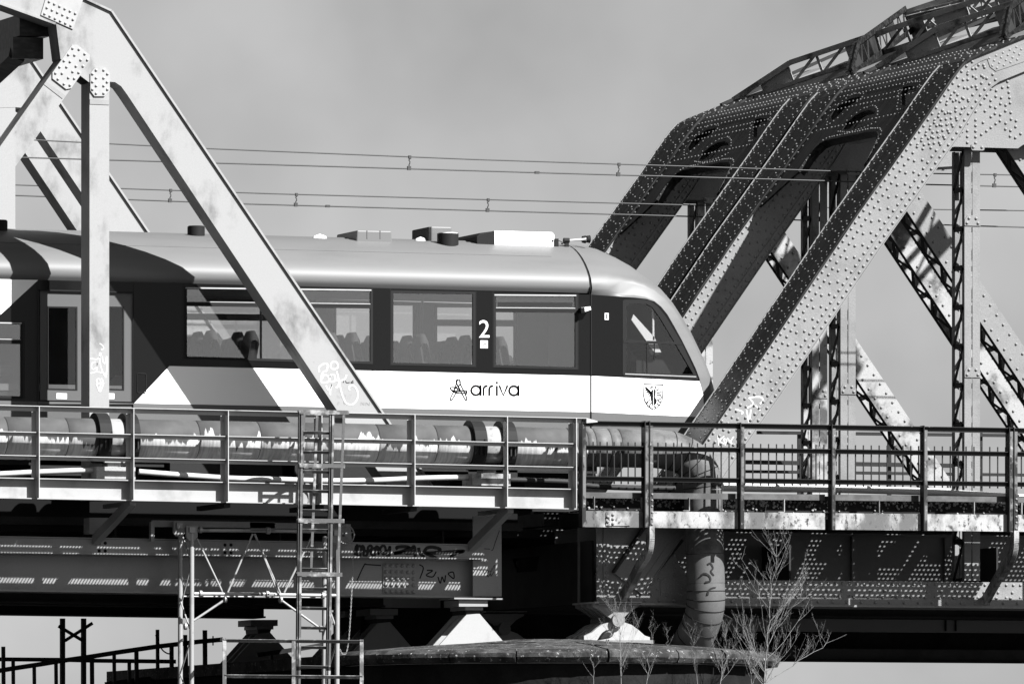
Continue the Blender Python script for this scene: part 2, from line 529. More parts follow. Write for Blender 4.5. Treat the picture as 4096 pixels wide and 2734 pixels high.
# bottom chord girders of the near left span
def span_floor(root, dY, dX, near):
    D = Vector((dX, dY, 0))
    mb = MB()
    w = [at(-500, 2210, YL), at(1890, 2243, YL), at(1890, 2383, YL), at(-500, 2348, YL)]
    w = [p + D for p in w]
    mb.prism(w, (0, .03, 0))
    mb.prism([p + Vector((0, .42, 0)) for p in w], (0, .03, 0))
    for a, b in ((w[0], w[1]), (w[3], w[2])):
        s = 1 if a is w[0] else -1
        q = [a + Vector((0, -.1, 0)), b + Vector((0, -.1, 0)), b + Vector((0, -.1, .03 * s)), a + Vector((0, -.1, .03 * s))]
        mb.hexa(q, (0, .65, 0))
    obj('bottom_chord', mb, M['white_shade'] if near else M['dark_steel'], root)  # far chords coloured near-black in place of shade
    if not near: return
    mb = MB()
    ys = YL - .28
    s = [at(-500, 2139, ys), at(1936, 2181, ys), at(1936, 2236, ys), at(-500, 2205, ys)]
    mb.prism(s, (0, .02, 0))
    mb.hexa([s[3] + Vector((0, -.03, 0)), s[2] + Vector((0, -.03, 0)), s[2] + Vector((0, -.03, .02)), s[3] + Vector((0, -.03, .02))], (0, .30, 0))
    mb.hexa([s[0] + Vector((0, -.02, .003)), s[1] + Vector((0, -.02, .003)), s[1] + Vector((0, -.02, .02)), s[0] + Vector((0, -.02, .02))], (0, .28, 0))
    obj('stringer', mb, M['white_shade'], root)
    mb = MB()
    ye = YL - .2
    e = [at(*zJ(1905, 30), ye), at(*zJ(2148, 30), ye), at(*zJ(2150, 712), ye), at(*zJ(1905, 712), ye)]
    mb.prism(e, (0, .03, 0))
    mb.hexa([at(*zJ(1745, 722), ye - .08), at(*zJ(2160, 727), ye - .08), at(*zJ(2160, 740), ye - .08), at(*zJ(1745, 735), ye - .08)], (0, .7, 0))
    obj('end_plate', mb, M['white_shade'], root)
    mb = MB()
    bp = [at(*zJ(x, y), YL) + Vector((0, -.02, 0)) for x, y in ((1135, 432), (1420, 436), (1420, 690), (1135, 686))]
    mb.prism(bp, (0, .018, 0))
    bpo = obj('splice_plate', mb, M['white_shade'], root)
    for i in range(6):
        for j in range(5):
            p = at(*zJ(1158 + 47 * i, 449 + 54.5 * j + i), YL) + Vector((0, -.02, 0))
            inst('bolt', ME_BIGB, bpo, Matrix.Translation(p))
    mb = MB()
    for u in (282, 900):
        for dv in (0, 31):
            for du in (0, 24):
                p = at(u + 115 - (115 if u > 500 else 0) + du, 2167 + dv + u * .012, ys)
                mb.dome(p, (0, -1, 0), .026, .015, 8)
    obj('stringer_bolts', mb, M['black'], root, kind='stuff')
    # bracket and stub between walkway and stringer
    mb = MB()
    q = [at(*zI(765, 40), ys - .05), at(*zI(928, 42), ys - .05), at(*zI(926, 183), ys - .05), at(*zI(763, 180), ys - .05)]
    mb.prism(q, (0, .3, 0))
    obj('stub_post', mb, M['white_shade'], root)
span_floor(spanA, 0, 0, True)
span_floor(spanA, 4.85, .2, False)
# floor of the span: cross girders and deck
def deck(root, Y0, Y1, x0, x1, z0, z1, step, m):
    x = x1 - .25
    while x > x0:
        mb = MB()
        mb.box((x, Y0, z0 + .02), (x + .03, Y1, z1 - .02)); mb.box((x - .12, Y0, z0), (x + .15, Y1, z0 + .02))
        obj('cross_girder', mb, m, root)
        x -= step
    mb = MB(); mb.box((x0, Y0 + .02, z1), (x1 + 1.05, Y1 - .02, z1 + .12)); obj('deck_shade_plate', mb, m, root)  # solid slab, run past the span end to block sunlight
    mb = MB(); mb.box((x0, Y0 + .12, z1 - .1), (x1 + 1.0, Y0 + .15, z1 + .56)); obj('dark_back_board', mb, M['black'], root)  # black board added to close the gap, its colour standing for shade
ZR = 7.74                                    # rail level
XE = at(1900, 2300, YL).x                    # right end of the left spans
deck(spanA, YL + .5, YL + 4.85, XE - 22, XE - .1, 6.35, 7.25, 2.6, M['dark_steel'])
def rails(root, Yc, x0, x1, m):
    for s in (-1, 1):
        mb = MB()
        y = Yc + s * .753
        mb.box((x0, y - .035, ZR - .04), (x1, y + .035, ZR)); mb.box((x0, y - .01, ZR - .14), (x1, y + .01, ZR - .04)); mb.box((x0, y - .075, ZR - .17), (x1, y + .075, ZR - .14))
        obj('rail', mb, m, root)
    x = x0
    mb = MB()
    while x < x1:
        mb.box((x, Yc - 1.3, ZR - .37), (x + .24, Yc + 1.3, ZR - .172)); x += .62
    obj('sleepers', mb, M['deck_steel'], root, kind='stuff')
YT = 132.87                                   # near side of the train
YC = YT + 1.43                                # track centre
rails(spanA, YC, XE - 22, XE - .1, M['dark_steel'])
# portal strut between the two trusses
M['strut'] = mat('streaked_dark_strut', .06, .5, dirt=.015, amt=.55, scale=5, streak=(.6, 3, 2), soft=.15, fine=.2, spec=.2)
mb = MB()
c = at(*zA(250, 300), YL)
for dz, dx in ((0, 0), (.34, .1)):
    mb.box((c.x + dx - .25, YL + LW + .01, c.z - .16 + dz), (c.x + dx + .22, YL + 4.85, c.z + .16 + dz))
obj('portal_strut', mb, M['strut'], spanA)
mb = MB()
c = at(*zA(120, 470), YL + 2)
mb.beam(at(*zA(120, 330), YL + .6), at(*zA(-500, 900), YL + 4.8), .3, .25)
obj('sway_brace', mb, M['strut'], spanA)

spanB = thing('truss_bridge', (xl, YL + 6.1, 6.2), 'white stained truss span on the left, farther one behind the train', 'bridge')
left_truss(spanB, 6.1, -.1, False)
left_truss(spanB, 11.3, 0, False)
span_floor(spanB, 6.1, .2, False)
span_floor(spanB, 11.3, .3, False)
deck(spanB, YL + 6.6, YL + 11.3, XE - 22, XE - .1, 6.35, 7.25, 2.6, M['dark_steel'])
rails(spanB, YL + 8.9, XE - 22, XE - .1, M['dark_steel'])
mb = MB(); mb.box((XE - 24, 146.0, at(300, 2505, 146).z), (XE - 10.4, 146.4, at(300, 2400, 146).z))
q = at(500, 2505, 146).z
mb.box((XE - 10.4, 146.0, q + .06), (XE - 6.2, 146.4, q + .6)); mb.box((XE - 8.1, 146.0, q - .02), (XE - 6.2, 146.4, q + .06))
obj('lower_girder', mb, M['dark_steel'], spanB)

# ------------------------------------------------------------------ bearings of the left spans
def bearing_left(i, dY, dX, label):
    c = at(1886, 2584, YL)
    t = thing('bridge_bearing', (c.x + dX, YL + dY, PZ + .05), label, 'bearing', 'bearings under the left spans')
    D = Vector((dX, dY, 0))
    mb = MB()
    y0 = YL - .12
    f = [at(*zJ(x, y), y0) + D for x, y in ((1605, 1142), (1850, 868), (1960, 858), (2182, 1118), (2182, 1150), (1605, 1152))]
    mb.prism(f, (0, .04, 0))
    mb.prism([p + Vector((0, .3, 0)) for p in f], (0, .04, 0))
    mb.prism([p + Vector((0, .62, 0)) for p in f], (0, .04, 0))
    mb.hexa([f[5] + Vector((-.1, -.05, -.3)), f[4] + Vector((.1, -.05, -.3)), f[4] + Vector((.1, -.05, 0)), f[5] + Vector((-.1, -.05, 0))], (0, .8, 0))
    obj('pedestal', mb, M['white_clean'], t)
    mb = MB()
    mb.hexa([at(*zJ(x, y), y0) + D for x, y in ((1850, 868), (1960, 858), (1990, 772), (1838, 774))], (0, .66, 0))
    obj('rocker', mb, M['dark_steel'], t)
    mb = MB()
    for (xa, xb, ya, yb, yy) in ((1840, 1990, 800, 830, -.02), (1785, 2030, 742, 798, -.1)):
        mb.hexa([at(*zJ(x, y), y0 + yy) + D for x, y in ((xa, ya), (xb, ya), (xb, yb), (xa, yb))], (0, .7, 0))
    obj('saddle', mb, M['white_shade'], t)
for i, (dY, dX, lb) in enumerate(((0, 0, 'sunlit white pyramid bearing on the pier cap under the near left truss'),
                              (4.85, .2, 'shaded second pedestal bearing back from the camera on the pier'),
                              (6.1, .2, 'shaded third pedestal bearing back from the camera on the pier'),
                              (11.3, .3, 'dark farthest pedestal bearing seen against the sky under the left spans'))):
    bearing_left(i, dY, dX, lb)

# ------------------------------------------------------------------ right bridge: riveted truss spans
YRF = 131.3
RN = random.Random(77)
RW = .97                                     # width of end post and chord boxes
TY = [0.0, 5.25, 6.5, 11.75]                 # the four trusses, back from the first
OUT = [(2457,2290),(2827,1750),(3000,1498),(3434,850),(3712,459),(3800,330),(3838,278),(3866,248),(3905,226),(4096,149),(4420,19)]
INN = [(2568,2375),(2941,1835),(3117,1583),(3558,935),(3835,544),(3912,415),(3938,378),(3964,346),(3998,322),(4135,266),(4460,140)]
PO = [at(u, v, YRF) for u, v in OUT]
PI_ = [at(u, v, YRF) for u, v in INN]
YV = Vector((0, 1, 0))
def shift(p, dY): return Vector((p.x, p.y + dY, p.z))
def across(t): return [lerp(a, b, t) for a, b in zip(PO, PI_)]
def band(mb, t0, t1, y, th, i0=0, i1=None, mi=0):
    a, b = across(t0), across(t1)
    i1 = len(a) - 1 if i1 is None else i1
    poly = a[i0:i1 + 1] + b[i0:i1 + 1][::-1]
    mb.prism([Vector((p.x, y, p.z)) for p in poly], (0, th, 0), mi=mi)
def walk(line, pitch, start=0.):
    """points every 'pitch' along a polyline"""
    out, acc = [], start
    for a, b in zip(line, line[1:]):
        L = (b - a).length
        while acc <= L:
            out.append((a + (b - a) * (acc / L), (b - a).normalized())); acc += pitch
        acc -= L
    return out

def lattice(mb, a, b, out, w, bay, bw=.06, th=.012):
    """zigzag flat bars on a face: axis a-b, across vector 'out' of width w"""
    a, b, out = Vector(a), Vector(b), Vector(out).normalized() * w
    n = max(1, int((b - a).length / bay))
    nrm = (b - a).cross(out).normalized()
    for i in range(n):
        p, q = lerp(a, b, i / n), lerp(a, b, (i + 1) / n)
        mid = lerp(p, q, .5)
        for s, e in ((p, mid + out), (mid + out, q)):
            mb.beam(s, e, bw, th, side=(e - s).cross(nrm))

CORE0, CORE1 = .24, .76                       # web members sit inside the box width
DIAG = [(3985, 488), (4097, 488), (5600, 2765), (5488, 2765)]
def right_truss(root, k, near):
    dY = TY[k]
    y0 = YRF + dY
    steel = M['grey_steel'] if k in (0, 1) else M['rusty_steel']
    # --- end post: two riveted webs, edge angles, sloping cover plate
    mb = MB()
    band(mb, .0, 1, y0 + .012, .02, 0, 8)
    band(mb, .0, 1, y0 + RW - .03, .02, 0, 8)
    ep = obj('end_post', mb, M['grey_steel'], root)
    for t0, t1, nm in ((.0, .2, 'edge_angle'), (.8, 1.0, 'edge_angle')):
        mb = MB(); band(mb, t0, t1, y0, .0115, 0, 8); obj(nm, mb, M['grey_steel'], ep)
    mb = MB()
    strip(mb, PO[:10], -1, (y0 - .05, y0 + RW + .05), -.035)
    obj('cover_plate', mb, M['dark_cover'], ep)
    for yy, hh, i0, i1 in ((y0 + RW + .036, .018, 0, 7),):
        mb = MB()
        for a, b in zip(PO[i0:i1], PO[i0 + 1:i1 + 1]):
            d = (b - a).normalized(); nn = Vector((-d.z, 0, d.x))
            q = [Vector((p.x, yy, p.z)) + nn * h for p, h in ((a, .036), (b, .036), (b, .036 + hh), (a, .036 + hh))]
            mb.hexa(q, (0, .012, 0))
        obj('edge_angle', mb, M['grey_steel'], ep)
    mb = MB()
    strip(mb, [lerp(a, b, .995) for a, b in zip(PO, PI_)][:9], -1, (y0 - .02, y0 + .13), .014)
    strip(mb, [lerp(a, b, .995) for a, b in zip(PO, PI_)][:9], -1, (y0 + RW - .13, y0 + RW + .02), .014)
    obj('bottom_flange', mb, M['grey_steel'], ep)
    mb = MB()
    ii = [Vector((p.x, y0 + .1, p.z)) for p in PI_]
    for a, b in zip(ii[:5], ii[1:5]): lattice(mb, a, b, YV, RW - .2, .6)
    obj('lacing', mb, M['dark_steel'], ep, kind='stuff')
    # --- top chord
    mb = MB()
    band(mb, 0, 1, y0 + .012, .02, 8, 10); band(mb, 0, 1, y0 + RW - .03, .02, 8, 10)
    band(mb, 0, .2, y0, .0115, 8, 10); band(mb, .8, 1, y0, .0115, 8, 10)
    strip(mb, PO[9:], -1, (y0 - .05, y0 + RW + .05), -.035)
    strip(mb, PI_[8:], -1, (y0 - .02, y0 + .13), .014)
    tc = obj('top_chord', mb, M['grey_steel'], root)
    # --- gusset
    G = [(3766,640),(3764,612),(3785,594),(3821,586),(4075,593),(4096,578),(4420,560),(4420,150),(4135,262),(3998,318),(3964,342),(3912,410),(3835,540)]
    mb = MB(); mb.prism([Vector((p.x, y0 + .034, p.z)) for p in (at(u, v, YRF) for u, v in G)], (0, .02, 0))
    mb.prism([Vector((p.x, y0 + RW - .06, p.z)) for p in (at(u, v, YRF) for u, v in G)], (0, .02, 0))
    gs = obj('gusset_plate', mb, M['grey_steel'], root)
    # --- hanger: four angles, lattice sides, batten plates
    ya, yb = y0 + CORE0, y0 + CORE1
    X = lambda u: at(u, 1300, YRF + CORE0).x
    Z = lambda v: at(3889, v, YRF + CORE0).z
    x0, xm0, xm1, x1 = X(3858), X(3886), X(3890), X(3920)
    zt, zb = Z(600), Z(2320)
    for xa, xb in ((x0, xm0), (xm1, x1)):
        mb = MB()
        for y in (ya, yb - .012): mb.box((xa, y, zb), (xb, y + .012, zt))
        xs = xa if xa == x0 else xb - .012
        for y in (ya + .012, yb - .102): mb.box((xs, y, zb), (xs + .012, y + .09, zt))
        obj('hanger', mb, steel, root)
    mb = MB()
    for x in (x0 + .006, x1 - .006):
        n = 11
        for i in range(n):
            za, zc = lerp(zt, zb, i / n), lerp(zt, zb, (i + 1) / n)
            mb.box((x - .006, ya + .08, zc - .04), (x + .006, yb - .08, zc + .04))
            mb.beam((x, ya + .06, za), (x, yb - .06, zc), .012, .07, side=(1, 0, 0))
    obj('lattice', mb, M['dark_steel'], root, kind='stuff')
    for va, vb in ((862, 903), (1467, 1509)):
        mb = MB()
        q = [Vector((X(u), ya - .015, Z(v))) for u, v in ((3868, va), (3910, va), (3920.5, va + 18), (3920.5, vb), (3857.5, vb), (3857.5, va + 18))]
        mb.prism(q, (0, .014, 0))
        bt = obj('batten_plate', mb, steel, root)
        for du, v in ((3875, va + 11), (3903, va + 11), (3867, vb - 11), (3911, vb - 11)):
            inst('rivet', ME_RIV, bt, Matrix.Translation((X(du), ya - .015, Z(v))))
    mb = MB()
    mb.prism([Vector((X(u), y0 + .018, Z(v))) for u, v in ((3864, 583), (3916, 583), (3916, 602), (3910, 606), (3868, 606), (3864, 600))], (0, .015, 0))
    ht = obj('hanger_head', mb, steel, root)
    for du in (3872, 3906): inst('rivet', ME_RIV, ht, Matrix.Translation((X(du), y0 + .018, Z(593))))
    # --- first diagonal
    dq = [at(u, v, YRF) for u, v in DIAG]
    for y in (ya + .01, yb - .03):
        mb = MB(); mb.prism([Vector((p.x, y, p.z)) for p in dq], (0, .02, 0)); obj('diagonal', mb, steel, root)
    mb = MB()
    for a, b in ((dq[0], dq[3]), (dq[1], dq[2])):
        a2, b2 = Vector((a.x, ya + .08, a.z)), Vector((b.x, ya + .08, b.z))
        lattice(mb, a2, b2, YV, yb - ya - .16, .55, .07)
        for y in (ya + .07, yb - .07):
            mb.beam((a.x, y, a.z), (b.x, y, b.z), .08, .014, side=YV)
    obj('diagonal_lacing', mb, M['dark_steel'], root, kind='stuff')
    # --- bottom chord and end gusset
    B = [(2391,2100),(2640,2096),(2756,2316),(5200,2336),(5200,2436),(2391,2408)]
    bp = [at(u, v, YRF) for u, v in B]
    mb = MB()
    mb.prism([Vector((p.x, y0 + .06, p.z)) for p in bp], (0, .02, 0)); mb.prism([Vector((p.x, y0 + RW - .08, p.z)) for p in bp], (0, .02, 0))
    q = [Vector((p.x, y0 - .06, p.z)) for p in (bp[5], bp[4])]
    mb.hexa([q[0], q[1], q[1] + Vector((0, 0, -.03)), q[0] + Vector((0, 0, -.03))], (0, RW + .12, 0))
    bc = obj('bottom_chord', mb, M['grey_steel'] if k == 0 else M['dark_steel'], root)  # only the front chord is grey; the others carry painted shade
    mb = MB()
    aq = [at(u, v, YRF) for u, v in ((2391, 2378), (5200, 2404), (5200, 2436), (2391, 2408))]
    mb.prism([Vector((p.x, y0 + .045, p.z)) for p in aq], (0, .0145, 0))
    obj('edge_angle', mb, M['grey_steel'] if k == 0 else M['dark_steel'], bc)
    if k == 0:
        mb = MB()
        for pa in ([(2391,2100),(2412,2100),(2412,2406),(2391,2406)], [(2418,2100),(2440,2100),(2440,2408),(2418,2406)]):
            mb.prism([Vector((p.x, y0 + .043, p.z)) for p in (at(u, v, YRF) for u, v in pa)], (0, .015, 0))
        obj('end_angle', mb, M['grey_steel'], bc)
        mb = MB()
        mb.prism([Vector((p.x, y0 + .038, p.z)) for p in (at(*zK(x, y), YRF) for x, y in ((1180,660),(1540,210),(1580,235),(1215,690)))], (0, .02, 0))
        obj('tie_bar', mb, M['dark_steel'], bc)
        mb = MB()
        mb.prism([Vector((p.x, y0 + .044, p.z)) for p in (at(*zK(x, y), YRF) for x, y in ((1380,590),(1420,548),(1700,548),(1700,706),(1380,706)))], (0, .0155, 0))
        obj('splice_plate', mb, M['grey_steel'], bc)
    # --- rivets
    cov = MB()
    for f, st in ((.05, 0.), (.16, .06), (.40, .03), (.62, .09), (.83, .06), (.95, 0.)):
        n = Vector((-(PO[4].z - PO[1].z), 0, PO[4].x - PO[1].x)).normalized()
        for p, d in walk(PO[:10], .118 if f not in (.40, .62) else .19, st):
            nn = Vector((-d.z, 0, d.x))
            cov.dome(Vector((p.x + RN.gauss(0, .006), y0 + RW * f + RN.gauss(0, .008), p.z)) + nn * .034, nn, .018 * RN.uniform(.8, 1.2), .018 * RN.uniform(.7, 1.1), 6)
    obj('cover_rivets', cov, M['rivet_dark'], ep, kind='stuff')
    fr = MB()
    rows = ((.08, .118, 0), (.265, .118, .03), (.42, .236, .06), (.58, .236, .15), (.735, .118, .05), (.91, .118, 0))
    for t, pt, st in rows:
        ln = across(t)[1:9]
        for p, d in walk(ln, pt, st):
            y = y0 if t < .2 or t > .8 else y0 + .012
            if k == 0: inst('rivet', ME_RIV, ep, Matrix.Translation((p.x, y, p.z)))
            else: fr.dome((p.x, y, p.z), (0, -1, 0), .024, .02, 6)
    if k == 0:
        # gusset and chord rivets
        gl = []
        for (u, v) in [zS(*q) for q in ((985,748),(985,830),(985,920),(1070,712),(1070,815),(1070,898),(1150,678),(1150,805),(808,985),(878,990),(928,1020),(765,1052),(832,1055),(900,1060),(988,1040),(858,1125),(925,1130),(680,1180),(748,1183),(805,1178),(635,1247),(705,1250),(757,1243),(810,1233),(863,1227),(592,1308),(659,1312),(713,1307),(765,1300),(818,1293),(548,1372),(618,1380),(668,1375),(722,1362),(775,1357),(503,1440),(573,1445),(625,1438),(678,1430),(732,1422),(459,1505),(527,1510),(580,1500),(632,1495),(687,1485))]:
            p = at(u, v, YRF); gl.append((p.x, y0 + .012, p.z))
        for (u, v) in [zS(*q) for q in ((1230,928),(1287,945),(1352,912),(1190,988),(1167,1022),(1283,1005),(1340,1020),(1126,1085),(1230,1048),(1332,1082),(1228,1107),(1387,1097),(1280,1123),(1072,1162),(1170,1158),(1275,1185),(1384,1157),(1440,1174),(1072,1252),(985,1285),(1232,1217),(1330,1198),(1072,1310),(1150,1278),(1327,1260),(1443,1243),(985,1365),(930,1373),(1072,1368),(1185,1367),(1232,1330),(1283,1290),(1387,1285),(1495,1260),(903,1413),(985,1425),(1072,1428),(1132,1403),(1384,1347),(1437,1362),(1490,1322),(985,1487),(1072,1492),(1433,1420),(1487,1437),(1543,1395),(1405,850),(1413,905),(1420,962),(1427,1018),(1433,1072),(1207,607),(1278,580),(1350,550),(1420,520),(1490,492),(1257,632),(1330,600),(1400,575),(1468,545),(1540,515),(1237,685),(1310,657),(1380,628),(1450,600),(1520,568),(1286,710),(1358,682),(1428,650),(1498,622))]:
            p = at(u, v, YRF); gl.append((p.x, y0 + (.012 if v < 277 else .034), p.z))
        for p in gl: inst('rivet', ME_RIV, gs, Matrix.Translation(p))
        mb = MB()
        mb.prism([Vector((p.x, y0 + .002, p.z)) for p in (at(*zS(x, y), YRF) for x, y in ((1180,600),(1568,450),(1700,400),(1700,600),(1275,745),(1215,700)))], (0, .0095, 0))
        obj('splice_plate', mb, M['grey_steel'], gs)
        for p, d in walk([Vector((p.x, y0 + .045, p.z)) for p in (at(2395, 2398, YRF), at(4300, 2414, YRF))], .236, .05):
            fr.dome(p, (0, -1, 0), .026, .022, 8)
            fr.dome(p + Vector((.118, 0, .08)), (0, -1, 0), .026, .022, 8)
        for v, pt, st in ((2328, .118, .0), (2358, .236, .1), (2379, .236, 0.)):
            for p, d in walk([Vector((p.x, y0 + .06, p.z)) for p in (at(2770, v - 2, YRF), at(4300, v + 12, YRF))], pt, st):
                fr.dome(p, (0, -1, 0), .026, .022, 8)
        for x, y in ((1170,370),(1243,345),(1300,340),(1170,455),(1092,480),(1245,432),(1320,405),(1045,545),(1092,562),(1168,540),(1245,515),(1092,650),(1170,625),(1245,600),(1305,605),(1290,680),(1500,310),(1500,365),(1500,420),(1500,475),(1500,525),(1415,445),(1380,490),(1365,568),(1352,645),(1435,575),(1405,605),(1465,610),(1497,572),(1528,610),(1560,572),(1590,605),(1435,640),(1405,680),(1470,685),(1497,645),(1530,685),(1560,645),(1590,680)):
            p = at(*zK(x, y), YRF); fr.dome((p.x, y0 + .06, p.z), (0, -1, 0), .026, .022, 8)
        for x in (848, 915):
            for j in range(9):
                p = at(*zK(x, 345 + 54 * j), YRF); fr.dome((p.x, y0 + .043, p.z), (0, -1, 0), .026, .022, 8)
    dl = [Vector((lerp(dq[0].x, dq[1].x, f), ya + .01, lerp(dq[0].z, dq[1].z, f))) for f in (.22, .78)]
    dd = (dq[3] - dq[0])
    for j, b in enumerate(dl):
        for i in range(48):
            p = b + dd.normalized() * (.3 + .19 * i + .095 * (i % 2) * 0 + (.09 if j else 0))
            fr.dome(p, (0, -1, 0), .026, .022, 6)
    obj('web_rivets', fr, M['rivet_grey'], root, kind='stuff')

def portal(root, k):
    """riveted portal plate with lens-shaped openings in the plane of the end posts"""
    dY = TY[k]
    p0 = PO[4] ; d1 = (PO[3] - PO[4]).normalized()
    n = YV.cross(d1).normalized()
    if n.x > 0: n = -n
    H = lambda zf, *xy: [hit(*zf(x, y), p0, n) + Vector((0, dY, 0)) for x, y in xy]
    ya, yb = YRF + RW + .06 + dY, YRF + TY[1] - .06 + dY
    def onY(p, y): return Vector((p.x, y, p.z))
    top = PO[6]
    lowR = hit(3405, 790, p0, n); lowL = hit(3095, 815, p0, n)
    arch = H(zT, (1330,1475),(1400,1340),(1470,1190),(1480,1150),(1460,1118),(1370,1120),(1230,1150),(1080,1180),(930,1212),(870,1242),(800,1310),(740,1382),(640,1530))
    arch = [p for p in arch if ya + .12 < p.y < yb - .12]
    outer = [onY(top, ya), onY(lowR, ya), onY(lowR + d1 * -.05, ya + .1)] + arch + [onY(lowL + d1 * -.05, yb - .1), onY(lowL, yb), onY(top, yb)]
    hA = H(zT, (975,1005),(962,955),(1010,890),(1090,820),(1180,765),(1290,745),(1270,775),(1180,850),(1090,920),(1010,985))
    hB = H(zT, (1085,1100),(1140,1020),(1230,945),(1310,900),(1390,885),(1435,905),(1440,960),(1425,1015),(1330,1055),(1200,1085))
    hC = H(zS, (275,1100),(275,960),(310,905),(370,893),(440,898),(445,1010),(400,1060),(320,1110))
    hD = H(zS, (40,1300),(60,1200),(110,1110),(150,1060),(160,1110),(130,1180))
    mb = MB()
    clip = lambda h: [Vector((p.x, min(max(p.y, ya + .12), yb - .12), p.z)) for p in h]
    hs = [clip(h) for h in (hA, hB, hC)]
    mb.prism(outer, n * -.03, holes=hs)
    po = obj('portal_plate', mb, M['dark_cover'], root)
    mb = MB()                                   # stiffening angles round the openings
    for h in hs:
        mb = MB()
        for a, b in zip(h, h[1:] + h[:1]):
            mb.beam(a - n * .05, b - n * .05, .1, .014, side=n)
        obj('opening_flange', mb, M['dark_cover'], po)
    mb = MB()
    for a, b in zip(arch, arch[1:]): mb.beam(a - n * .05, b - n * .05, .14, .014, side=n)
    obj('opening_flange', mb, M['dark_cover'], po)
    mb = MB()                                   # curved head sheet over the corner, last run lengthened to block sun
    for a, b in zip(PO[6:9], PO[7:10]):
        bb = b if b is not PO[9] else a + (b - a).normalized() * 2.6
        q = [onY(a, ya), onY(a, yb), onY(bb, yb), onY(bb, ya)]
        d = (bb - a).normalized(); nn = Vector((-d.z, 0, d.x))
        mb.hexa(q, nn * -.02)
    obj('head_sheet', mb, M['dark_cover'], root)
    rv = MB()
    def row(pts_, pt, st=0):
        for p, d in walk(pts_, pt, st): rv.dome(p + n * .001 + Vector((0, RN.gauss(0, .01), 0)), n, .017 * RN.uniform(.8, 1.2), .017 * RN.uniform(.7, 1.1), 6)
    for s in (.04, .2, .32, .72):
        b = top + d1 * s
        row([onY(b, ya + .1), onY(b, yb - .1)], .16)
    for a, b, c_ in ((6, .5, .15), (7, .5, .15), (8, .15, .15), (8, .7, .17), (8, 1.0, .17)):
        pa, pb = lerp(PO[a], PO[a + 1], b), None
        d = (PO[a + 1] - PO[a]).normalized(); nn = Vector((-d.z, 0, d.x))
        for p, _ in walk([onY(pa, ya + .05), onY(pa, yb - .05)], c_): rv.dome(p, nn, .017, .016, 6)
    for h in hs:
        c = sum(h, Vector()) / len(h)
        ring = [p + (p - c).normalized() * .09 for p in h]
        row(ring + ring[:1], .12)
    row([p + d1 * -.07 for p in arch], .11)
    for y in (ya + .05, yb - .05):
        row([onY(top + d1 * .1, y), onY(lowL, y)], .13)
    rng = random.Random(5 + k)
    for i in range(26):
        s, y = rng.uniform(.55, .9), rng.uniform(ya + .3, yb - .3)
        b = onY(top + d1 * s, y)
    obj('portal_rivets', rv, M['rivet_dark'], po, kind='stuff')
    # sway bar under the arch
    mb = MB()
    a, b = H(zT, (1060, 1112), (1372, 1072))
    mb.beam(a - n * .2, b - n * .2, .16, .1, side=n)
    obj('arch_tie', mb, M['grey_steel'], po)

def laterals(root, k):
    """lattice wind bracing over the top chords"""
    ya, yb = YRF + TY[k] + RW * .5, YRF + TY[k + 1] + RW * .5
    cd = (PO[10] - PO[8]).normalized(); cn = Vector((-cd.z, 0, cd.x))
    base = lerp(PO[8], PO[9], .2)
    S = lambda s, y, h: Vector((base.x, y, base.z)) + cd * s + cn * h
    def girder(s0, y0, s1, y1, h0=.06, h1=.40, m=None, ramp=0.):
        mb = MB()
        full = h1
        side = (S(s1, y1, 0) - S(s0, y0, 0)).cross(cn).normalized()
        rf = ramp / (S(s1, y1, 0) - S(s0, y0, 0)).length
        H1 = lambda f: h0 + (full - h0) * min(1., .15 + f / rf) if rf else full
        for line in ([(0., h0), (1., h0)], [(0., H1(0)), (max(rf * .85, .02), full), (1., full)]):
            for (fa, ha), (fb, hb) in zip(line, line[1:]):
                a, b = S(lerp(s0, s1, fa), lerp(y0, y1, fa), ha), S(lerp(s0, s1, fb), lerp(y0, y1, fb), hb)
                mb.beam(a, b, .12, .015, side=side, mi=1); mb.beam(a + side * .055, b + side * .055, .012, .09, side=side, mi=1)
        n = max(2, int((S(s1, y1, 0) - S(s0, y0, 0)).length / .62))
        for i in range(n):
            f0, f1 = i / n, (i + 1) / n
            h1 = H1(f1)
            a, b = S(lerp(s0, s1, f0), lerp(y0, y1, f0), h0), S(lerp(s0, s1, f1), lerp(y0, y1, f1), h1)
            mb.beam(a, b, .05, .012, side=(b - a).cross(side))
            c = S(lerp(s0, s1, f1), lerp(y0, y1, f1), h0)
            mb.beam(c, b, .05, .012, side=(b - c).cross(side))
            if i % 3 == 1:
                e = S(lerp(s0, s1, f0), lerp(y0, y1, f0), h0)
                mb.hexa([e, c, b, S(lerp(s0, s1, f0), lerp(y0, y1, f0), H1(f0))], side * .01)
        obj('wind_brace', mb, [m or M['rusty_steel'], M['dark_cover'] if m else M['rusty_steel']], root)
    for j in range(2):
        s = .55 + 3.4 * j
        girder(s, ya, s + 3.4, yb, .05, .42, M['dark_steel'] if j == 0 else M['rusty_steel'], 1.6 if j == 0 else 0.)
        girder(s, yb, s + 3.4, ya, .02, .36, None, 1.6 if j == 0 else 0.)
        girder(s + 3.4, ya, s + 3.4, yb, -.1, .3)
    mb = MB()
    a, b = S(.4, yb + .3, .05), S(8, yb + .3, .3)
    mb.beam(a, b, .1, .05); obj('ridge_angle', mb, M['dark_steel'], root)

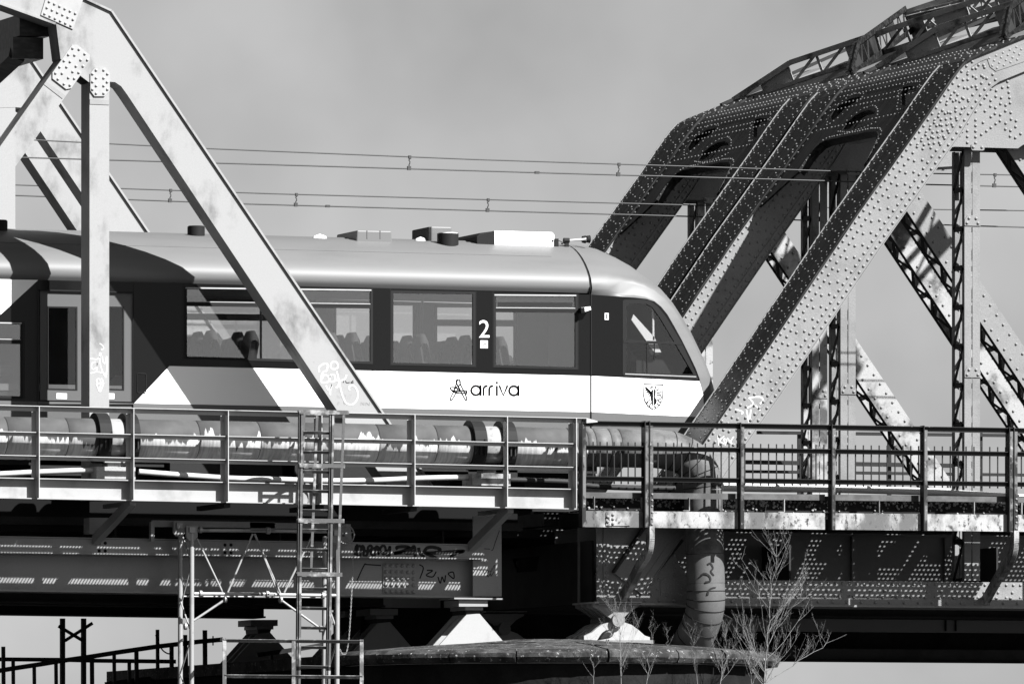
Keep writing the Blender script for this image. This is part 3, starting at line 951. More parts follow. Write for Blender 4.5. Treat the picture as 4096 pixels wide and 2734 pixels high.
def right_floor(root, k):
    y0, y1 = YRF + TY[k] + RW, YRF + TY[k + 1]
    x0 = at(2400, 2300, YRF).x
    zb, zt = at(2391, 2404, YRF).z, 7.1
    # end girder: deep plate seen from its left side
    hole = [(x0, lerp(y0, y1, .42), 6.95), (x0, lerp(y0, y1, .72), 6.95), (x0, lerp(y0, y1, .66), 6.72), (x0, lerp(y0, y1, .45), 6.72)]
    mb = MB(); mb.prism([(x0, y0 - .6, zb), (x0, y1 + .05, zb), (x0, y1 + .05, zt), (x0, y0 - .6, zt)], (.03, 0, 0), holes=[hole] if k == 0 else [])
    obj('end_girder', mb, M['dark_steel'], root)
    for x in [x0 + 3.45 * i for i in range(1, 6)]:
        mb = MB(); mb.box((x, y0, zb + .1), (x + .03, y1, zt)); mb.box((x - .13, y0, zb + .08), (x + .16, y1, zb + .1))
        obj('cross_girder', mb, M['dark_steel'], root)
    for i, y in enumerate((133.47 + TY[k], 135.2 + TY[k])):
        mb = MB(); mb.box((x0 + .04, y - .015, 6.32), (x0 + 20, y + .015, 7.3)); mb.box((x0 + .04, y - .06, 7.3), (x0 + 20, y + .12, 7.33)); mb.box((x0 + .04, y - .10, 6.29), (x0 + 20, y + .12, 6.32))
        obj('stringer', mb, M['stringer_web'] if i == 0 and k == 0 else M['dark_steel'], root)
    mb = MB(); mb.box((x0 - 1.05, 133.62 + TY[k], 7.2), (x0 + 20, 136.4 + TY[k] + (1.3 if k == 0 else 0), 7.34)); obj('deck_shade_plate', mb, M['dark_steel'], root)  # solid plate added over the open floor to block sunlight
    for u in (3085, 3418, 3790):
        if k == 0:
            p = at(u, 2200, 133.4); mb = MB(); mb.box((p.x - .05, 133.38, 6.33), (p.x + .05, 133.45, 7.28)); obj('web_stiffener', mb, M['stringer_web'], root)
    rails(root, lerp(y0, y1, .5) if k else YC, x0 - .3, x0 + 20, M['dark_steel'])

spanC = thing('truss_bridge', (PO[0].x, YRF, 6.0), 'grey riveted truss span on the right with its sunlit end post, nearest the camera', 'bridge')
right_truss(spanC, 0, True); right_truss(spanC, 1, False); portal(spanC, 0); laterals(spanC, 0); right_floor(spanC, 0)
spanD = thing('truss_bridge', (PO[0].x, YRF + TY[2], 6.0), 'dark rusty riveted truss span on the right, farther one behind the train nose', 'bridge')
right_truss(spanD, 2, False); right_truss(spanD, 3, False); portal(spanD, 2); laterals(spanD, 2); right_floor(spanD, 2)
rg = thing('lower_girder', (at(3400, 2600, 137.6).x, 137.6, 5.4), 'low dark girder strips hanging behind the right bottom chord', 'girder')
for nm, va, vb, yg, m in (('upper_web', 2452, 2522, 137.6, 'stringer_web'), ('recess_plate', 2522, 2590, 138.0, 'stone_dark'), ('lower_web', 2590, 2632, 137.6, 'dark_steel'), ('bottom_flange', 2632, 2641, 137.45, 'stone_dark'), ('top_flange', 2436, 2452, 137.45, 'stone_dark')):  # recess plate is a near-black sheet standing for shadow depth
    mb = MB()
    ul = 2840 if nm == 'upper_web' else 2260
    q = [at(ul, va - (0 if ul > 2500 else 6), yg), at(5200, va + 16, yg), at(5200, vb + 16, yg), at(ul, vb - (0 if ul > 2500 else 6), yg)]
    mb.hexa(q, (0, .03 if 'web' in nm or 'rec' in nm else .5, 0)); obj(nm, mb, M[m], rg)
mb = MB(); q = [at(2260, 2446, 137.7), at(2839, 2452, 137.7), at(2839, 2522, 137.7), at(2260, 2516, 137.7)]; mb.hexa(q, (0, .03, 0)); obj('dark_filler', mb, M['stone_dark'], rg)  # dark sheet added to fill the bright gap with painted shade
mb = MB()
for u in (3782, 3822):
    p, q = at(u, 2470, 137.59), at(u, 2522, 137.59); mb.box((p.x - .008, 137.56, q.z), (p.x + .008, 137.6, p.z))
obj('web_joint', mb, M['stone_dark'], rg, kind='stuff')

# ------------------------------------------------------------------ rocker bearings of the right spans
def bearing_right(k, label):
    dY = TY[k]
    yb = YRF + .0
    c = at(2470, 2556, yb)
    t = thing('rocker_bearing', (c.x, yb + dY, PZ), label, 'bearing', 'rocker bearings under the right spans')
    D = Vector((0, dY, 0))
    zp = lambda x, y, yy=0: at(*zK(x, y), yb) + D + Vector((0, yy, 0))
    up = [(797,772),(1190,775),(1185,800),(1120,835),(1075,880),(1050,905),(960,905),(920,880),(860,835),(800,800)]
    lo = [(722,1085),(722,1050),(790,1020),(830,985),(880,950),(950,930),(1060,930),(1130,955),(1190,1000),(1240,1045),(1285,1060),(1285,1085)]
    for nm, pl in (('upper_rocker', up), ('lower_rocker', lo)):
        for j in range(4):
            mb = MB(); mb.prism([zp(x, y, .02 + .24 * j) for x, y in pl], (0, .09, 0))
            obj(nm, mb, M['white_clean'] if nm == 'lower_rocker' else M['grey_steel'], t)
    mb = MB()
    mb.hexa([zp(795, 757, -.06), zp(1200, 760, -.06), zp(1195, 774, -.06), zp(795, 772, -.06)], (0, 1, 0))
    obj('top_plate', mb, M['white_clean'], t)
    mb = MB(); pz = zp(1003, 916)
    mb.tube([pz + Vector((0, -.06, 0)), pz + Vector((0, .95, 0))], .1, 20)
    obj('pin', mb, M['grey_steel'], t)
    mb = MB(); mb.hexa([zp(715, 1086, -.1), zp(1290, 1086, -.1), zp(1290, 1120, -.1), zp(715, 1120, -.1)], (0, 1.1, 0)); obj('base_plate', mb, M['grey_steel'], t)
for k, lb in ((0, 'pale ribbed rocker bearing with round pin, beside the duck on the pier'), (1, 'shaded rocker bearing behind the pale one, second from the camera'), (2, 'shaded rocker bearing on the pier, third from the camera'), (3, 'shaded rocker bearing on the pier, farthest from the camera')):
    bearing_right(k, lb)

# ------------------------------------------------------------------ left walkway
YW = 130.1
def angle_rail(mb, a, b, h=.078, w=.07, t=.01):
    """horizontal angle: upright leg at the back, flat leg on top towards the camera"""
    a, b = Vector(a), Vector(b)
    mb.hexa([a + Vector((0, 0, -h)), b + Vector((0, 0, -h)), b, a], (0, t, 0))
    mb.hexa([a + Vector((0, -w, -t)), b + Vector((0, -w, -t)), b + Vector((0, -w, 0)), a + Vector((0, -w, 0))], (0, w - .001, 0))
walkL = thing('walkway', (at(1000, 1960, YW).x, YW, 7.4), 'pale steel walkway with angle-iron handrail along the left span', 'walkway')
mb = MB(); angle_rail(mb, at(-200, 1615, YW), at(2340, 1671, YW))
p0, p1 = at(2340, 1671, YW), at(2384, 1680, YW)
mb.hexa([p0 + Vector((0, -.07, -.078)), p1 + Vector((0, -.07, -.03)), p1 + Vector((0, -.07, -.012)), p0 + Vector((0, -.07, 0))], (0, .08, 0))
obj('handrail', mb, M['rail_grey'], walkL)
for va, vb in ((1720, 1773), (1814, 1867)):
    mb = MB(); angle_rail(mb, at(-200, va, YW + .02), at(2300, vb, YW + .02), .062, .06); obj('mid_rail', mb, M['rail_grey'], walkL)
def vtop(u): return 1619.3 + .0215 * u
def vfa(u): return 1912.8 + .0198 * u
def vfb(u): return 1988.5 + .0192 * u
for u, s in ((151, 1), (529, 1), (907, 1), (1281, 1), (1653, 1), (2023, -1), (2299, 1)):
    zt, zb, zm = at(u, vtop(u) + 1, YW).z, at(u, vfb(u) - 1, YW).z, at(u, vtop(u) + 22, YW).z
    x = at(u, 1800, YW).x
    mb = MB()
    mb.box((x - .006, YW - .085, zb), (x + .006, YW + .1, zt - .012))
    xa, xb = (x - .068, x - .007) if s > 0 else (x + .007, x + .068)
    mb.box((xa, YW + .09, at(u, vfa(u), YW).z + .01), (xb, YW + .1, zm))
    obj('rail_post', mb, M['rail_grey'], walkL)
mb = MB()
fy = YW + .11
a, b = at(-200, vfa(-200), fy), at(2300, vfa(2300), fy)
c, d = at(2300, vfb(2300), fy), at(-200, vfb(-200), fy)
mb.hexa([a, b, c, d], (0, .012, 0))
mb.hexa([a + Vector((0, -.11, 0)), b + Vector((0, -.11, 0)), b + Vector((0, -.11, .014)), a + Vector((0, -.11, .014))], (0, .12, 0))
mb.hexa([d + Vector((0, -.08, -.014)), c + Vector((0, -.08, -.014)), c + Vector((0, -.08, 0)), d + Vector((0, -.08, 0))], (0, .14, 0))
obj('fascia_beam', mb, M['white_clean'], walkL)
# bar grating of the path and solid planks under the pipe
x0, x1 = at(-200, 1900, YW).x, at(2300, 1900, YW).x
zg = lambda x: lerp(a.z, b.z, (x - x0) / (x1 - x0)) - .03
mb = MB()
x = x0
while x < x1:
    z = zg(x)
    mb.box((x, fy + .03, z - .016), (x + .011, YW + .41, z))
    x += .048
for y in (fy + .05, fy + .14, fy + .23):
    mb.hexa([(x0, y, zg(x0) - .015), (x1, y, zg(x1) - .015), (x1, y, zg(x1) - .001), (x0, y, zg(x0) - .001)], (0, .008, 0))
obj('bar_grating', mb, M['rail_grey'], walkL, kind='stuff')
x = x0
while x < x1 - .2:
    xe = min(x + random.choice((1.35, 1.9, 2.3)), x1)
    mb = MB(); mb.hexa([(x, YW + .42, zg(x) - .03), (xe - .02, YW + .42, zg(xe) - .03), (xe - .02, YW + .42, zg(xe)), (x, YW + .42, zg(x))], (0, 1.05, 0))
    obj('deck_shade_plate', mb, M['deck_steel'], walkL)
    mb = MB(); q = [(x + .02, YW + .43, zg(x) + .002), (xe - .04, YW + .43, zg(xe) + .002), (xe - .04, YW + .43, zg(xe) + .055), (x + .02, YW + .43, zg(x) + .055)]
    mb.hexa(q, (0, .05, 0)); obj('toe_board', mb, M['conduit'], walkL)
    x = xe
# brackets under the walkway
for u in (529, 2040):
    mb = MB()
    p = at(u, vfb(u) + 4, YW + .15)
    e = Vector((p.x - .25, YL - .28, p.z - .55))
    mb.beam(p, e, .10, .14, side=(1, 0, 0))
    mb.box((p.x - .05, YW + .13, p.z - .06), (p.x + .05, YL, p.z))
    obj('bracket', mb, M['white_shade'], walkL)
for u in (-40, 907, 1281, 1653):
    mb = MB(); p = at(u, vfb(u) + 4, YW + .15)
    mb.box((p.x - .05, YW + .13, p.z - .07), (p.x + .05, YL, p.z)); obj('bracket', mb, M['dark_steel'], walkL)

# ------------------------------------------------------------------ right walkway
YQ = 130.15
M['post_edge'] = mat('lit_post_edge', .16, .5, dirt=.03, amt=.5, scale=4, soft=.06, fine=.2, dirt2=.4, amt2=.36, scale2=11)  # paler flange colour stands in for the sunlit strip of each post
walkR = thing('walkway', (at(3300, 2000, YQ).x, YQ, 7.0), 'black flaking walkway with picket railing along the right span', 'walkway')
def vr(u, v0, v1): return lerp(v0, v1, (u - 2330) / (4096 - 2330))
def flat_rail(mb, ua, va, ub, vb, Y, h, t=.03, cap=.05):
    a, b = at(ua, va, Y), at(ub, vb, Y)
    mb.hexa([a + Vector((0, 0, -h)), b + Vector((0, 0, -h)), b, a], (0, t * .4, 0))
    mb.hexa([a + Vector((0, -cap, -.01)), b + Vector((0, -cap, -.01)), b + Vector((0, -cap, 0)), a + Vector((0, -cap, 0))], (0, cap - .001, 0))
    mb.hexa([a + Vector((0, -.02, -h - .006)), b + Vector((0, -.02, -h - .006)), b + Vector((0, -.02, -h)), a + Vector((0, -.02, -h))], (0, .03, 0))
for nm, va, vb, h in (('handrail', 1682, 1711, .075), ('mid_rail', 1780, 1806, .065), ('mid_rail', 1903, 1926, .065)):
    mb = MB(); flat_rail(mb, 2323, va, 4300, vb + 4, YQ, h); obj(nm, mb, M['rail_black'], walkR)
u = 2344
me_pick = None
while u < 4300:
    mb = MB()
    p, q = at(u, vr(u, 1765, 1788), YQ + .03), at(u, vr(u, 1933, 1953), YQ + .03)
    mb.box((p.x - .0085, YQ + .015, q.z), (p.x + .0085, YQ + .03, p.z))
    obj('picket', mb, M['rail_black'], walkR)
    u += 28 if u < 2560 else 31.6
for u, curved in ((2324, 0), (2593, 1), (2957, 0), (3322, 0), (3690, 0), (4050, 1), (4420, 0)):
    x = at(u, 1900, YQ).x
    zt = at(u, vr(u, 1679, 1708), YQ).z
    zb = at(u, vr(u, 2106, 2127), YQ).z
    mb = MB()
    for dx in ((-.075, .0) if curved else (0,)):
        xx = x + dx
        mb.box((xx - .006, YQ - .075, zb), (xx + .006, YQ + .09, zt)); mb.box((xx + .007, YQ - .075, zb), (xx + .052, YQ - .063, zt - .07), 1)
    obj('rail_post', mb, [M['rail_black'], M['post_edge']], walkR)
    mb = MB()
    if curved:
        # bracket leg that curves in under the walkway to the truss
        pl = smooth_path([(x, YQ - .01, zb + .02), (x, YQ, zb - .22), (x, YQ + .12, zb - .38), (x, YQ + .45, zb - .56), (x, YRF + .02, zb - 1.02)], 9)
        for i in range(len(pl) - 1):
            mb.beam(pl[i], pl[i + 1], .012, .15, side=(1, 0, 0)); 
        for sgn in (-1, 1):
            for i in range(len(pl) - 1):
                dd = (pl[i + 1] - pl[i]).normalized(); nn = Vector((1, 0, 0)).cross(dd) * .075 * sgn
                mb.beam(pl[i] + nn + Vector((.03, 0, 0)), pl[i + 1] + nn + Vector((.03, 0, 0)), .08, .012, side=(1, 0, 0))
        bk = obj('curved_bracket', mb, M['fascia_old'], walkR)
        rv = MB()
        for i in range(0, len(pl) - 1, 4):
            rv.dome(pl[i] + Vector((-.007, 0, .0)), (-1, 0, 0), .02)
        for i in range(6):
            rv.dome((x + .035, YQ - .076, zb + .05 + .09 * i), (0, -1, 0), .02)
        obj('bracket_rivets', rv, M['rivet_grey'], bk, kind='stuff')
# kick beam and fascia panels
ub = [2338, 2580, 2592, 2952, 2962, 3300, 3330, 3682, 3706, 4030, 4072, 4420]
for i in range(0, len(ub), 2):
    for nm, a0, a1, b0, b1, yy, m in (('kick_beam', 1967, 1984, 1990, 2008, .12, 'kick'), ('fascia_plate', 2041, 2058, 2106, 2125, .02, 'fascia_old')):
        mb = MB()
        A, B = ub[i], ub[i + 1]
        q = [at(A, vr(A, a0, a1), YQ + yy), at(B, vr(B, a0, a1), YQ + yy), at(B, vr(B, b0, b1), YQ + yy), at(A, vr(A, b0, b1), YQ + yy)]
        mb.hexa(q, (0, .012, 0))
        o = obj(nm, mb, M[m], walkR)
mb = MB()
q = [at(*zG(x, y), YQ + .019) for x, y in ((905, 955), (1110, 955), (1110, 1070), (905, 1070))]
mb.hexa(q, (0, -.014, 0)); fp = obj('fish_plate', mb, M['fascia_old'], walkR)
for x, y in ((920, 993), (965, 975), (920, 1035), (965, 1012), (965, 1052)):
    inst('rivet', ME_RIV, fp, Matrix.Translation(at(*zG(x, y), YQ + .003)))
# square-hole grating of the walkway floor, and the inner trackside grating that throws the light dots
def hole_grating(root, xa, xb, ya, yb, z, px, py, bw):
    mb = MB()
    x = xa
    while x < xb: mb.box((x, ya, z - .02), (x + bw, yb, z)); x += px
    y = ya
    while y < yb: mb.box((xa, y, z - .019), (xb, y + bw, z - .001)); y += py
    obj('floor_grating', mb, M['deck_steel'], root, kind='stuff')
xa, xb = at(2345, 2000, YQ).x, at(4200, 2000, YQ).x
zq = at(3300, 2050, YQ).z
hole_grating(walkR, xa, xb, YQ + .06, YQ + .75, zq, .085, .07, .035)
mb = MB(); mb.box((xa, YQ + .78, zq - .02), (xb, YRF - .1, zq)); obj('deck_shade_plate', mb, M['deck_steel'], walkR)
for u in range(2380, 4200, 190):
    mb = MB(); p = at(u, 2030, YQ + .02)
    mb.box((p.x - .006, YQ + .04, zq + .005), (p.x + .006, YQ + .1, zq + .2)); mb.box((p.x - .1, YQ + .04, zq + .001), (p.x - .007, YQ + .09, zq + .012)); obj('clip_angle', mb, M['fascia_old'], walkR)
hole_grating(spanC, xa - .1, xb + 3, 131.75, 133.36, 7.80, .074, .066, .03)
rng = random.Random(9)
x = xa
while x < xb + 2:
    w, l = rng.uniform(.12, .3), rng.uniform(.3, 1.2)
    y = rng.uniform(131.9, 133.0)
    mb = MB(); c_, s_ = math.cos(rng.gauss(0, .25)), math.sin(rng.gauss(0, .25))
    if rng.random() < .5: w, l = l, w
    pl = [Vector((x + a_ * c_ - b_ * s_, y + a_ * s_ + b_ * c_, 7.803)) for a_, b_ in ((-l/2, -w/2), (l/2, -w/2), (l/2, w/2), (-l/2, w/2))]
    mb.hexa(pl, (0, 0, .03)); obj('light_break_board', mb, M['deck_steel'], spanC)  # boards added on the grating to break up the light dots
    x += rng.uniform(.35, .9)
mb = MB(); q = [at(2345, 1975, 131.22), at(4300, 1992, 131.22), at(4300, 2078, 131.22), at(2345, 2060, 131.22)]
mb.hexa(q, (0, .03, 0)); obj('dark_back_board', mb, M['deck_steel'], walkR)
mb = MB()
rng = random.Random(4)
for i in range(520):
    u = rng.uniform(2350, 4250); v = vr(u, 1992, 2010) + abs(rng.gauss(0, 1)) * 20
    p = at(u, min(v, vr(u, 2050, 2068)), 131.21); r = rng.uniform(.010, .026)
    mb.dome(p, (rng.uniform(-.5, .5), -1, rng.uniform(-.2, .8)), r, r * 1.1, 5)
obj('ballast', mb, M['rusty_steel'], walkR, kind='stuff')

# far railing of the right spans
farR = thing('railing', (at(3300, 1900, 145).x, 145.2, 7.2), 'thin dark railing on the far side of the right spans, against the sky', 'railing')
for va, vb, h, ua, ubb in ((1722, 1737, .055, 3030, 4300), (1838, 1855, .07, 2960, 3925), (1878, 1895, .05, 2960, 4300)):
    mb = MB(); p, q = at(ua, va, 145.2), at(ubb, vb, 145.2)
    mb.hexa([p, q, q + Vector((0, 0, -h)), p + Vector((0, 0, -h))], (0, .05, 0)); obj('rail', mb, M['rail_black'], farR)
for u in (3200, 3560, 3925, 4290):
    mb = MB(); p = at(u, 1725, 145.25); mb.box((p.x - .03, 145.26, 7.0), (p.x + .03, 145.31, p.z)); obj('rail_post', mb, M['rail_black'], farR)

# ------------------------------------------------------------------ pipeline
PYY = 130.86
def pipe_material():
    m = bpy.data.materials.new('tarred_pipe_with_white_drips'); m.use_nodes = True
    nt = m.node_tree; N, L = nt.nodes, nt.links
    p = N['Principled BSDF']; p.inputs['Roughness'].default_value = .75; p.inputs['Specular IOR Level'].default_value = .25
    tc = N.new('ShaderNodeTexCoord'); sx = N.new('ShaderNodeSeparateXYZ'); L.new(tc.outputs['Object'], sx.inputs[0])
    def noise(sc, st, det=4):
        mp = N.new('ShaderNodeMapping'); mp.inputs['Scale'].default_value = st; L.new(tc.outputs['Object'], mp.inputs[0])
        n = N.new('ShaderNodeTexNoise'); n.inputs['Scale'].default_value = sc; n.inputs['Detail'].default_value = det; L.new(mp.outputs[0], n.inputs[0]); return n.outputs['Fac']
    def math_(op, a, b):
        q = N.new('ShaderNodeMath'); q.operation = op
        for i, s in enumerate((a, b)):
            if isinstance(s, (int, float)): q.inputs[i].default_value = s
            else: L.new(s, q.inputs[i])
        return q.outputs[0]
    fine = math_('MULTIPLY', math_('SUBTRACT', noise(13, (1, .05, .12), 5), .5), .55)
    big = math_('MULTIPLY', math_('SUBTRACT', noise(1.6, (1, .05, .05), 2), .5), .75)
    lvl = math_('ADD', math_('ADD', fine, big), .0)
    d = math_('SUBTRACT', lvl, sx.outputs[2])
    mr = N.new('ShaderNodeMapRange'); mr.interpolation_type = 'SMOOTHSTEP'; mr.inputs[1].default_value = -.012; mr.inputs[2].default_value = .02; L.new(d, mr.inputs[0])
    streak = N.new('ShaderNodeMapRange'); streak.inputs[1].default_value = .35; streak.inputs[2].default_value = .6; L.new(noise(30, (1, .1, .1), 4), streak.inputs[0])
    f = math_('MULTIPLY', mr.outputs[0], math_('ADD', math_('MULTIPLY', streak.outputs[0], .35), .65))
    base = N.new('ShaderNodeMix'); base.data_type = 'RGBA'; base.inputs[6].default_value = (.02, .02, .02, 1); base.inputs[7].default_value = (.075, .075, .075, 1); L.new(noise(4, (1, 1, 1), 8), base.inputs[0])
    x = N.new('ShaderNodeMix'); x.data_type = 'RGBA'; L.new(f, x.inputs[0]); L.new(base.outputs[2], x.inputs[6]); x.inputs[7].default_value = (.36, .36, .36, 1)
    L.new(x.outputs[2], p.inputs['Base Color'])
    return m
M['pipe'] = pipe_material()
M['pipe_plain'] = mat('worn_pipe_coating', .14, .5, dirt=.07, amt=.45, scale=3, fine=.15, dirt2=.4, amt2=.31, scale2=5)
M['pipe_white'] = mat('white_pipe_coating', .3, .5, dirt=.1, amt=.38, scale=6, fine=.1)
M['pipe_drop'] = mat('grey_drop_pipe_coating', .13, .5, dirt=.11, amt=.45, scale=3, fine=.12, dirt2=.06, amt2=.3, scale2=8)
pc = lambda u: at(u, 1744 + .0190 * u, PYY)
pipe = thing('pipeline', pc(1200), 'large tarred pipe with white paint drips running along the left walkway', 'pipe')
joints = [-150, 12, 255, 388, 495, 778, 1022, 1200, 1496, 1728, 1885, 2002, 2260, 2330, 2362, 2424, 2465, 2640]
PRAD = .292
for a_, b_ in zip(joints, joints[1:]):
    white = (a_, b_) in ((388, 495), (1885, 2002))
    mb = MB(); p, q = pc(a_), pc(b_)
    dd = (q - p).normalized() * .004
    mb.tube([p + dd, p + dd * 3, q - dd * 3, q - dd], [PRAD - .012, PRAD, PRAD, PRAD - .012], 32, caps=False)
    obj('pipe_section', mb, M['pipe_white'] if white else (M['pipe'] if b_ < 2350 else M['pipe_plain']), pipe)
mb = MB(); mb.tube([pc(-150), pc(2640)], PRAD - .013, 24); obj('pipe_core', mb, M['dark_steel'], pipe)
for u in (388, 500, 1885, 2005):
    mb = MB(); p = pc(u - 14); q = pc(u + 34)
    vsx, fsx, n = [], [], 32
    for c_, rr in ((p, PRAD - .01), (p, PRAD + .085), (q, PRAD + .085), (q, PRAD - .01)):
        for j in range(n):
            t = 2 * math.pi * j / n; vsx.append(c_ + Vector((0, math.cos(t) * rr, math.sin(t) * rr)))
    for k in range(3):
        for j in range(n): fsx.append((k*n+j, k*n+(j+1) % n, (k+1)*n+(j+1) % n, (k+1)*n+j))
    mb.add(vsx, fsx, 0, False)
    cl = obj('pipe_collar', mb, M['rubber'], pipe)
    mb = MB()
    for k in (0, 1):
        mb.box((lerp(p.x, q.x, .35 + .35 * k), p.y - PRAD - .11, p.z - .17), (lerp(p.x, q.x, .45 + .35 * k), p.y - PRAD - .075, p.z - .03))
    obj('collar_bolts', mb, M['dark_steel'], cl, kind='stuff')
for u in (445, 1945):
    mb = MB(); p = pc(u)
    mb.box((p.x - .16, p.y - .2, p.z - PRAD - .075), (p.x + .16, p.y + .2, p.z - PRAD - .02)); mb.box((p.x - .1, p.y - .15, p.z - PRAD - .14), (p.x + .1, p.y + .15, p.z - PRAD - .075))
    mb.box((p.x - .3, p.y - .25, p.z - PRAD - .32), (p.x + .3, p.y + .25, p.z - PRAD - .14)); mb.box((p.x + .22, p.y - .3, p.z - PRAD - .33), (p.x + .25, p.y + .3, p.z - PRAD - .1))
    obj('pipe_saddle', mb, M['rusty_steel'], pipe)
# mitred elbow turning down, then the drop pipe
def bend(name, path, m, every):
    mb = MB(); mb.tube(path, PRAD, 32); o = obj(name, mb, m, pipe)
    for i in range(every, len(path) - 1, every):
        p, d = path[i], (path[i + 1] - path[i - 1]).normalized()
        x = d.orthogonal().normalized(); y = d.cross(x)
        mb = MB(); mb.tube([p + (x * math.cos(t) + y * math.sin(t)) * (PRAD + .001) for t in [2 * math.pi * k / 36 for k in range(36)]], .007, 5, closed=True)
        obj('weld_seam', mb, M['rubber'], o)
bend('elbow', smooth_path([at(2625, 1794, PYY), at(2700, 1806, PYY), at(2762, 1838, PYY - .02), at(2800, 1888, PYY - .03), at(2812, 1960, PYY - .03)], 4), M['pipe_plain'], 3)
for va, vb, m in ((1960, 2215, 'pipe_plain'), (2215, 2333, 'pipe_drop')):
    mb = MB(); p, q = at(2812 + (va - 1960) * .03, va, PYY - .03), at(2812 + (vb - 1960) * .03, vb, PYY - .03)
    mb.tube([p, q + Vector((0, 0, .006))], PRAD, 32); obj('drop_section', mb, M[m], pipe)
bend('elbow', smooth_path([at(2823, 2334, PYY - .03), at(2824, 2380, PYY - .03), at(2822, 2425, PYY), at(2808, 2480, PYY + .1), at(2782, 2540, PYY + .3), at(2750, 2600, PYY + .6), at(2720, 2690, PYY + .9)], 3), M['pipe_drop'], 2)

# sagging cable conduits on the left walkway, and the pale pipe on the right one
for i, (pl, lb) in enumerate((([(-150,1900),(0,1895),(130,1888),(280,1882),(400,1878),(470,1876)], 'pale cable conduit at the left end of the walkway floor'),
               ([(555,1885),(650,1893),(800,1904),(950,1913),(1100,1916),(1300,1922),(1500,1920),(1680,1912),(1880,1908),(1960,1912)], 'long sagging pale cable conduit on the left walkway floor, behind the ladder'),
               ([(2040,1918),(2120,1920),(2270,1926),(2330,1938),(2460,1948),(2700,1952)], 'dark cable conduit beside the last post of the left walkway'))):
    mb = MB(); mb.tube(smooth_path([at(u, v, YW + .62 + .1) for u, v in pl], 5), .042, 10)
    obj('cable_conduit', mb, M['conduit'] if i < 2 else M['dark_steel'], label=lb, cat='conduit', group='cable conduits')
mb = MB(); mb.tube(smooth_path([at(u, v, YQ + .9) for u, v in ((2890,1946),(3100,1951),(3300,1953),(3680,1964),(3800,1970),(4030,1984),(4250,1995))], 5), [.068 - .0007 * k for k in range(31)], 14)
obj('service_pipe', mb, M['conduit'], label='pale service pipe lying on the right walkway behind the pickets', cat='pipe')

# ------------------------------------------------------------------ railcar
YF = YT + 2.86                                 # far side
train = thing('railcar', (at(1500, 2003, YT).x, YC, ZR), 'white and dark diesel railcar with silver rounded roof crossing the bridge', 'train')
vB = lambda u: 1115.6 + .0238 * u
vS = lambda u: 914 + .0263 * u
stn = [((u, vB(u)), (u, vS(u))) for u in (-420, 0, 600, 1200, 1800, 2100, 2356)]
nose_z = [((672,605),(640,237)),((800,613),(770,250)),((900,620),(875,275)),((1000,627),(985,320)),((1080,636),(1065,368)),((1140,655),(1145,445)),((1190,695),(1218,533)),((1235,750),(1290,640)),((1290,845),(1360,755)),((1345,945),(1425,868)),((1400,1055),(1480,985)),((1445,1150),(1530,1090)),((1475,1230),(1572,1215)),((1500,1345),(1603,1330)),((1515,1450),(1618,1450)),((1528,1600),(1630,1600))]
stn_n = [(zD(*a), zD(*b)) for a, b in nose_z]
WQ = 1.25
def section(B, S, lip, nose):
    """cross-section from the near side over the top to the far side"""
    b = at(B[0], B[1], YT)
    K = WQ * 86
    su = max(S[0] - B[0], 0.) if nose else 0.
    au = math.sqrt((su + K) ** 2 - K * K)
    # centre-side end of the rounded shoulder, same world x when au = 0
    c0 = at(B[0] + au, S[1], YT)
    zc = at(S[0], S[1], YT + WQ * .8).z
    c = Vector((c0.x, YT + WQ, zc))
    out = []
    k = 1.0 if lip else 0.
    dz = c - b
    rise = Vector((0, 0, 1)) if not nose or lip else Vector((0, 0, 0))
    if lip:
        out += [b + Vector((0, .03, 0)), b + Vector((0, .0, .045)), b + Vector((0, -.028, .10))]
        b2 = b + Vector((0, -.03, .13))
    else:
        out += [b + Vector((0, .012, 0)), b + (c - b) * .03 + Vector((0, 0, 0)), b + (c - b) * .08 + Vector((0, .001, 0))]
        b2 = b + (c - b) * .14; b2.y = YT + .004
    n = 9
    for i in range(1, n + 1):
        t = i / n * math.pi / 2
        out.append(Vector((b2.x + (c.x - b2.x) * math.sin(t), b2.y + (c.y - b2.y) * (1 - math.cos(t)) ** .75, b2.z + (c.z - b2.z) * math.sin(t))))
    crown = Vector((.10 if nose else 0, 0, .035)) if not nose or S[1] < 1250 else Vector((.14, 0, 0))
    mid = Vector((c.x, YC, c.z)) + crown
    q = Vector((lerp(c.x, mid.x, .7), lerp(c.y, YC, .5), lerp(c.z, mid.z, .7)))
    half = out + [q]
    mir = [Vector((p.x, 2 * YC - p.y, p.z)) for p in half][::-1]
    return half + [mid] + mir
def loft(secs):
    k = len(secs[0]); vs_ = [p for s in secs for p in s]; fs_ = []
    for i in range(len(secs) - 1):
        for j in range(k - 1): fs_.append((i*k+j, (i+1)*k+j, (i+1)*k+j+1, i*k+j+1))
    return vs_, fs_
mb = MB(); v_, f_ = loft([section(b, s, True, False) for b, s in stn]); mb.add(v_, f_, 0, True)
roof = obj('roof', mb, M['silver'], train)
secs = []
for i, (b, s) in enumerate(stn_n):
    secs.append(section(b, s, i < 2, True))
secs[0] = [p + Vector((.0, 0, 0)) for p in section(zD(676, 605), zD(644, 237), True, True)]
mb = MB(); v_, f_ = loft(secs)
k = len(secs[0])
mb.add(v_, f_, 0, True)
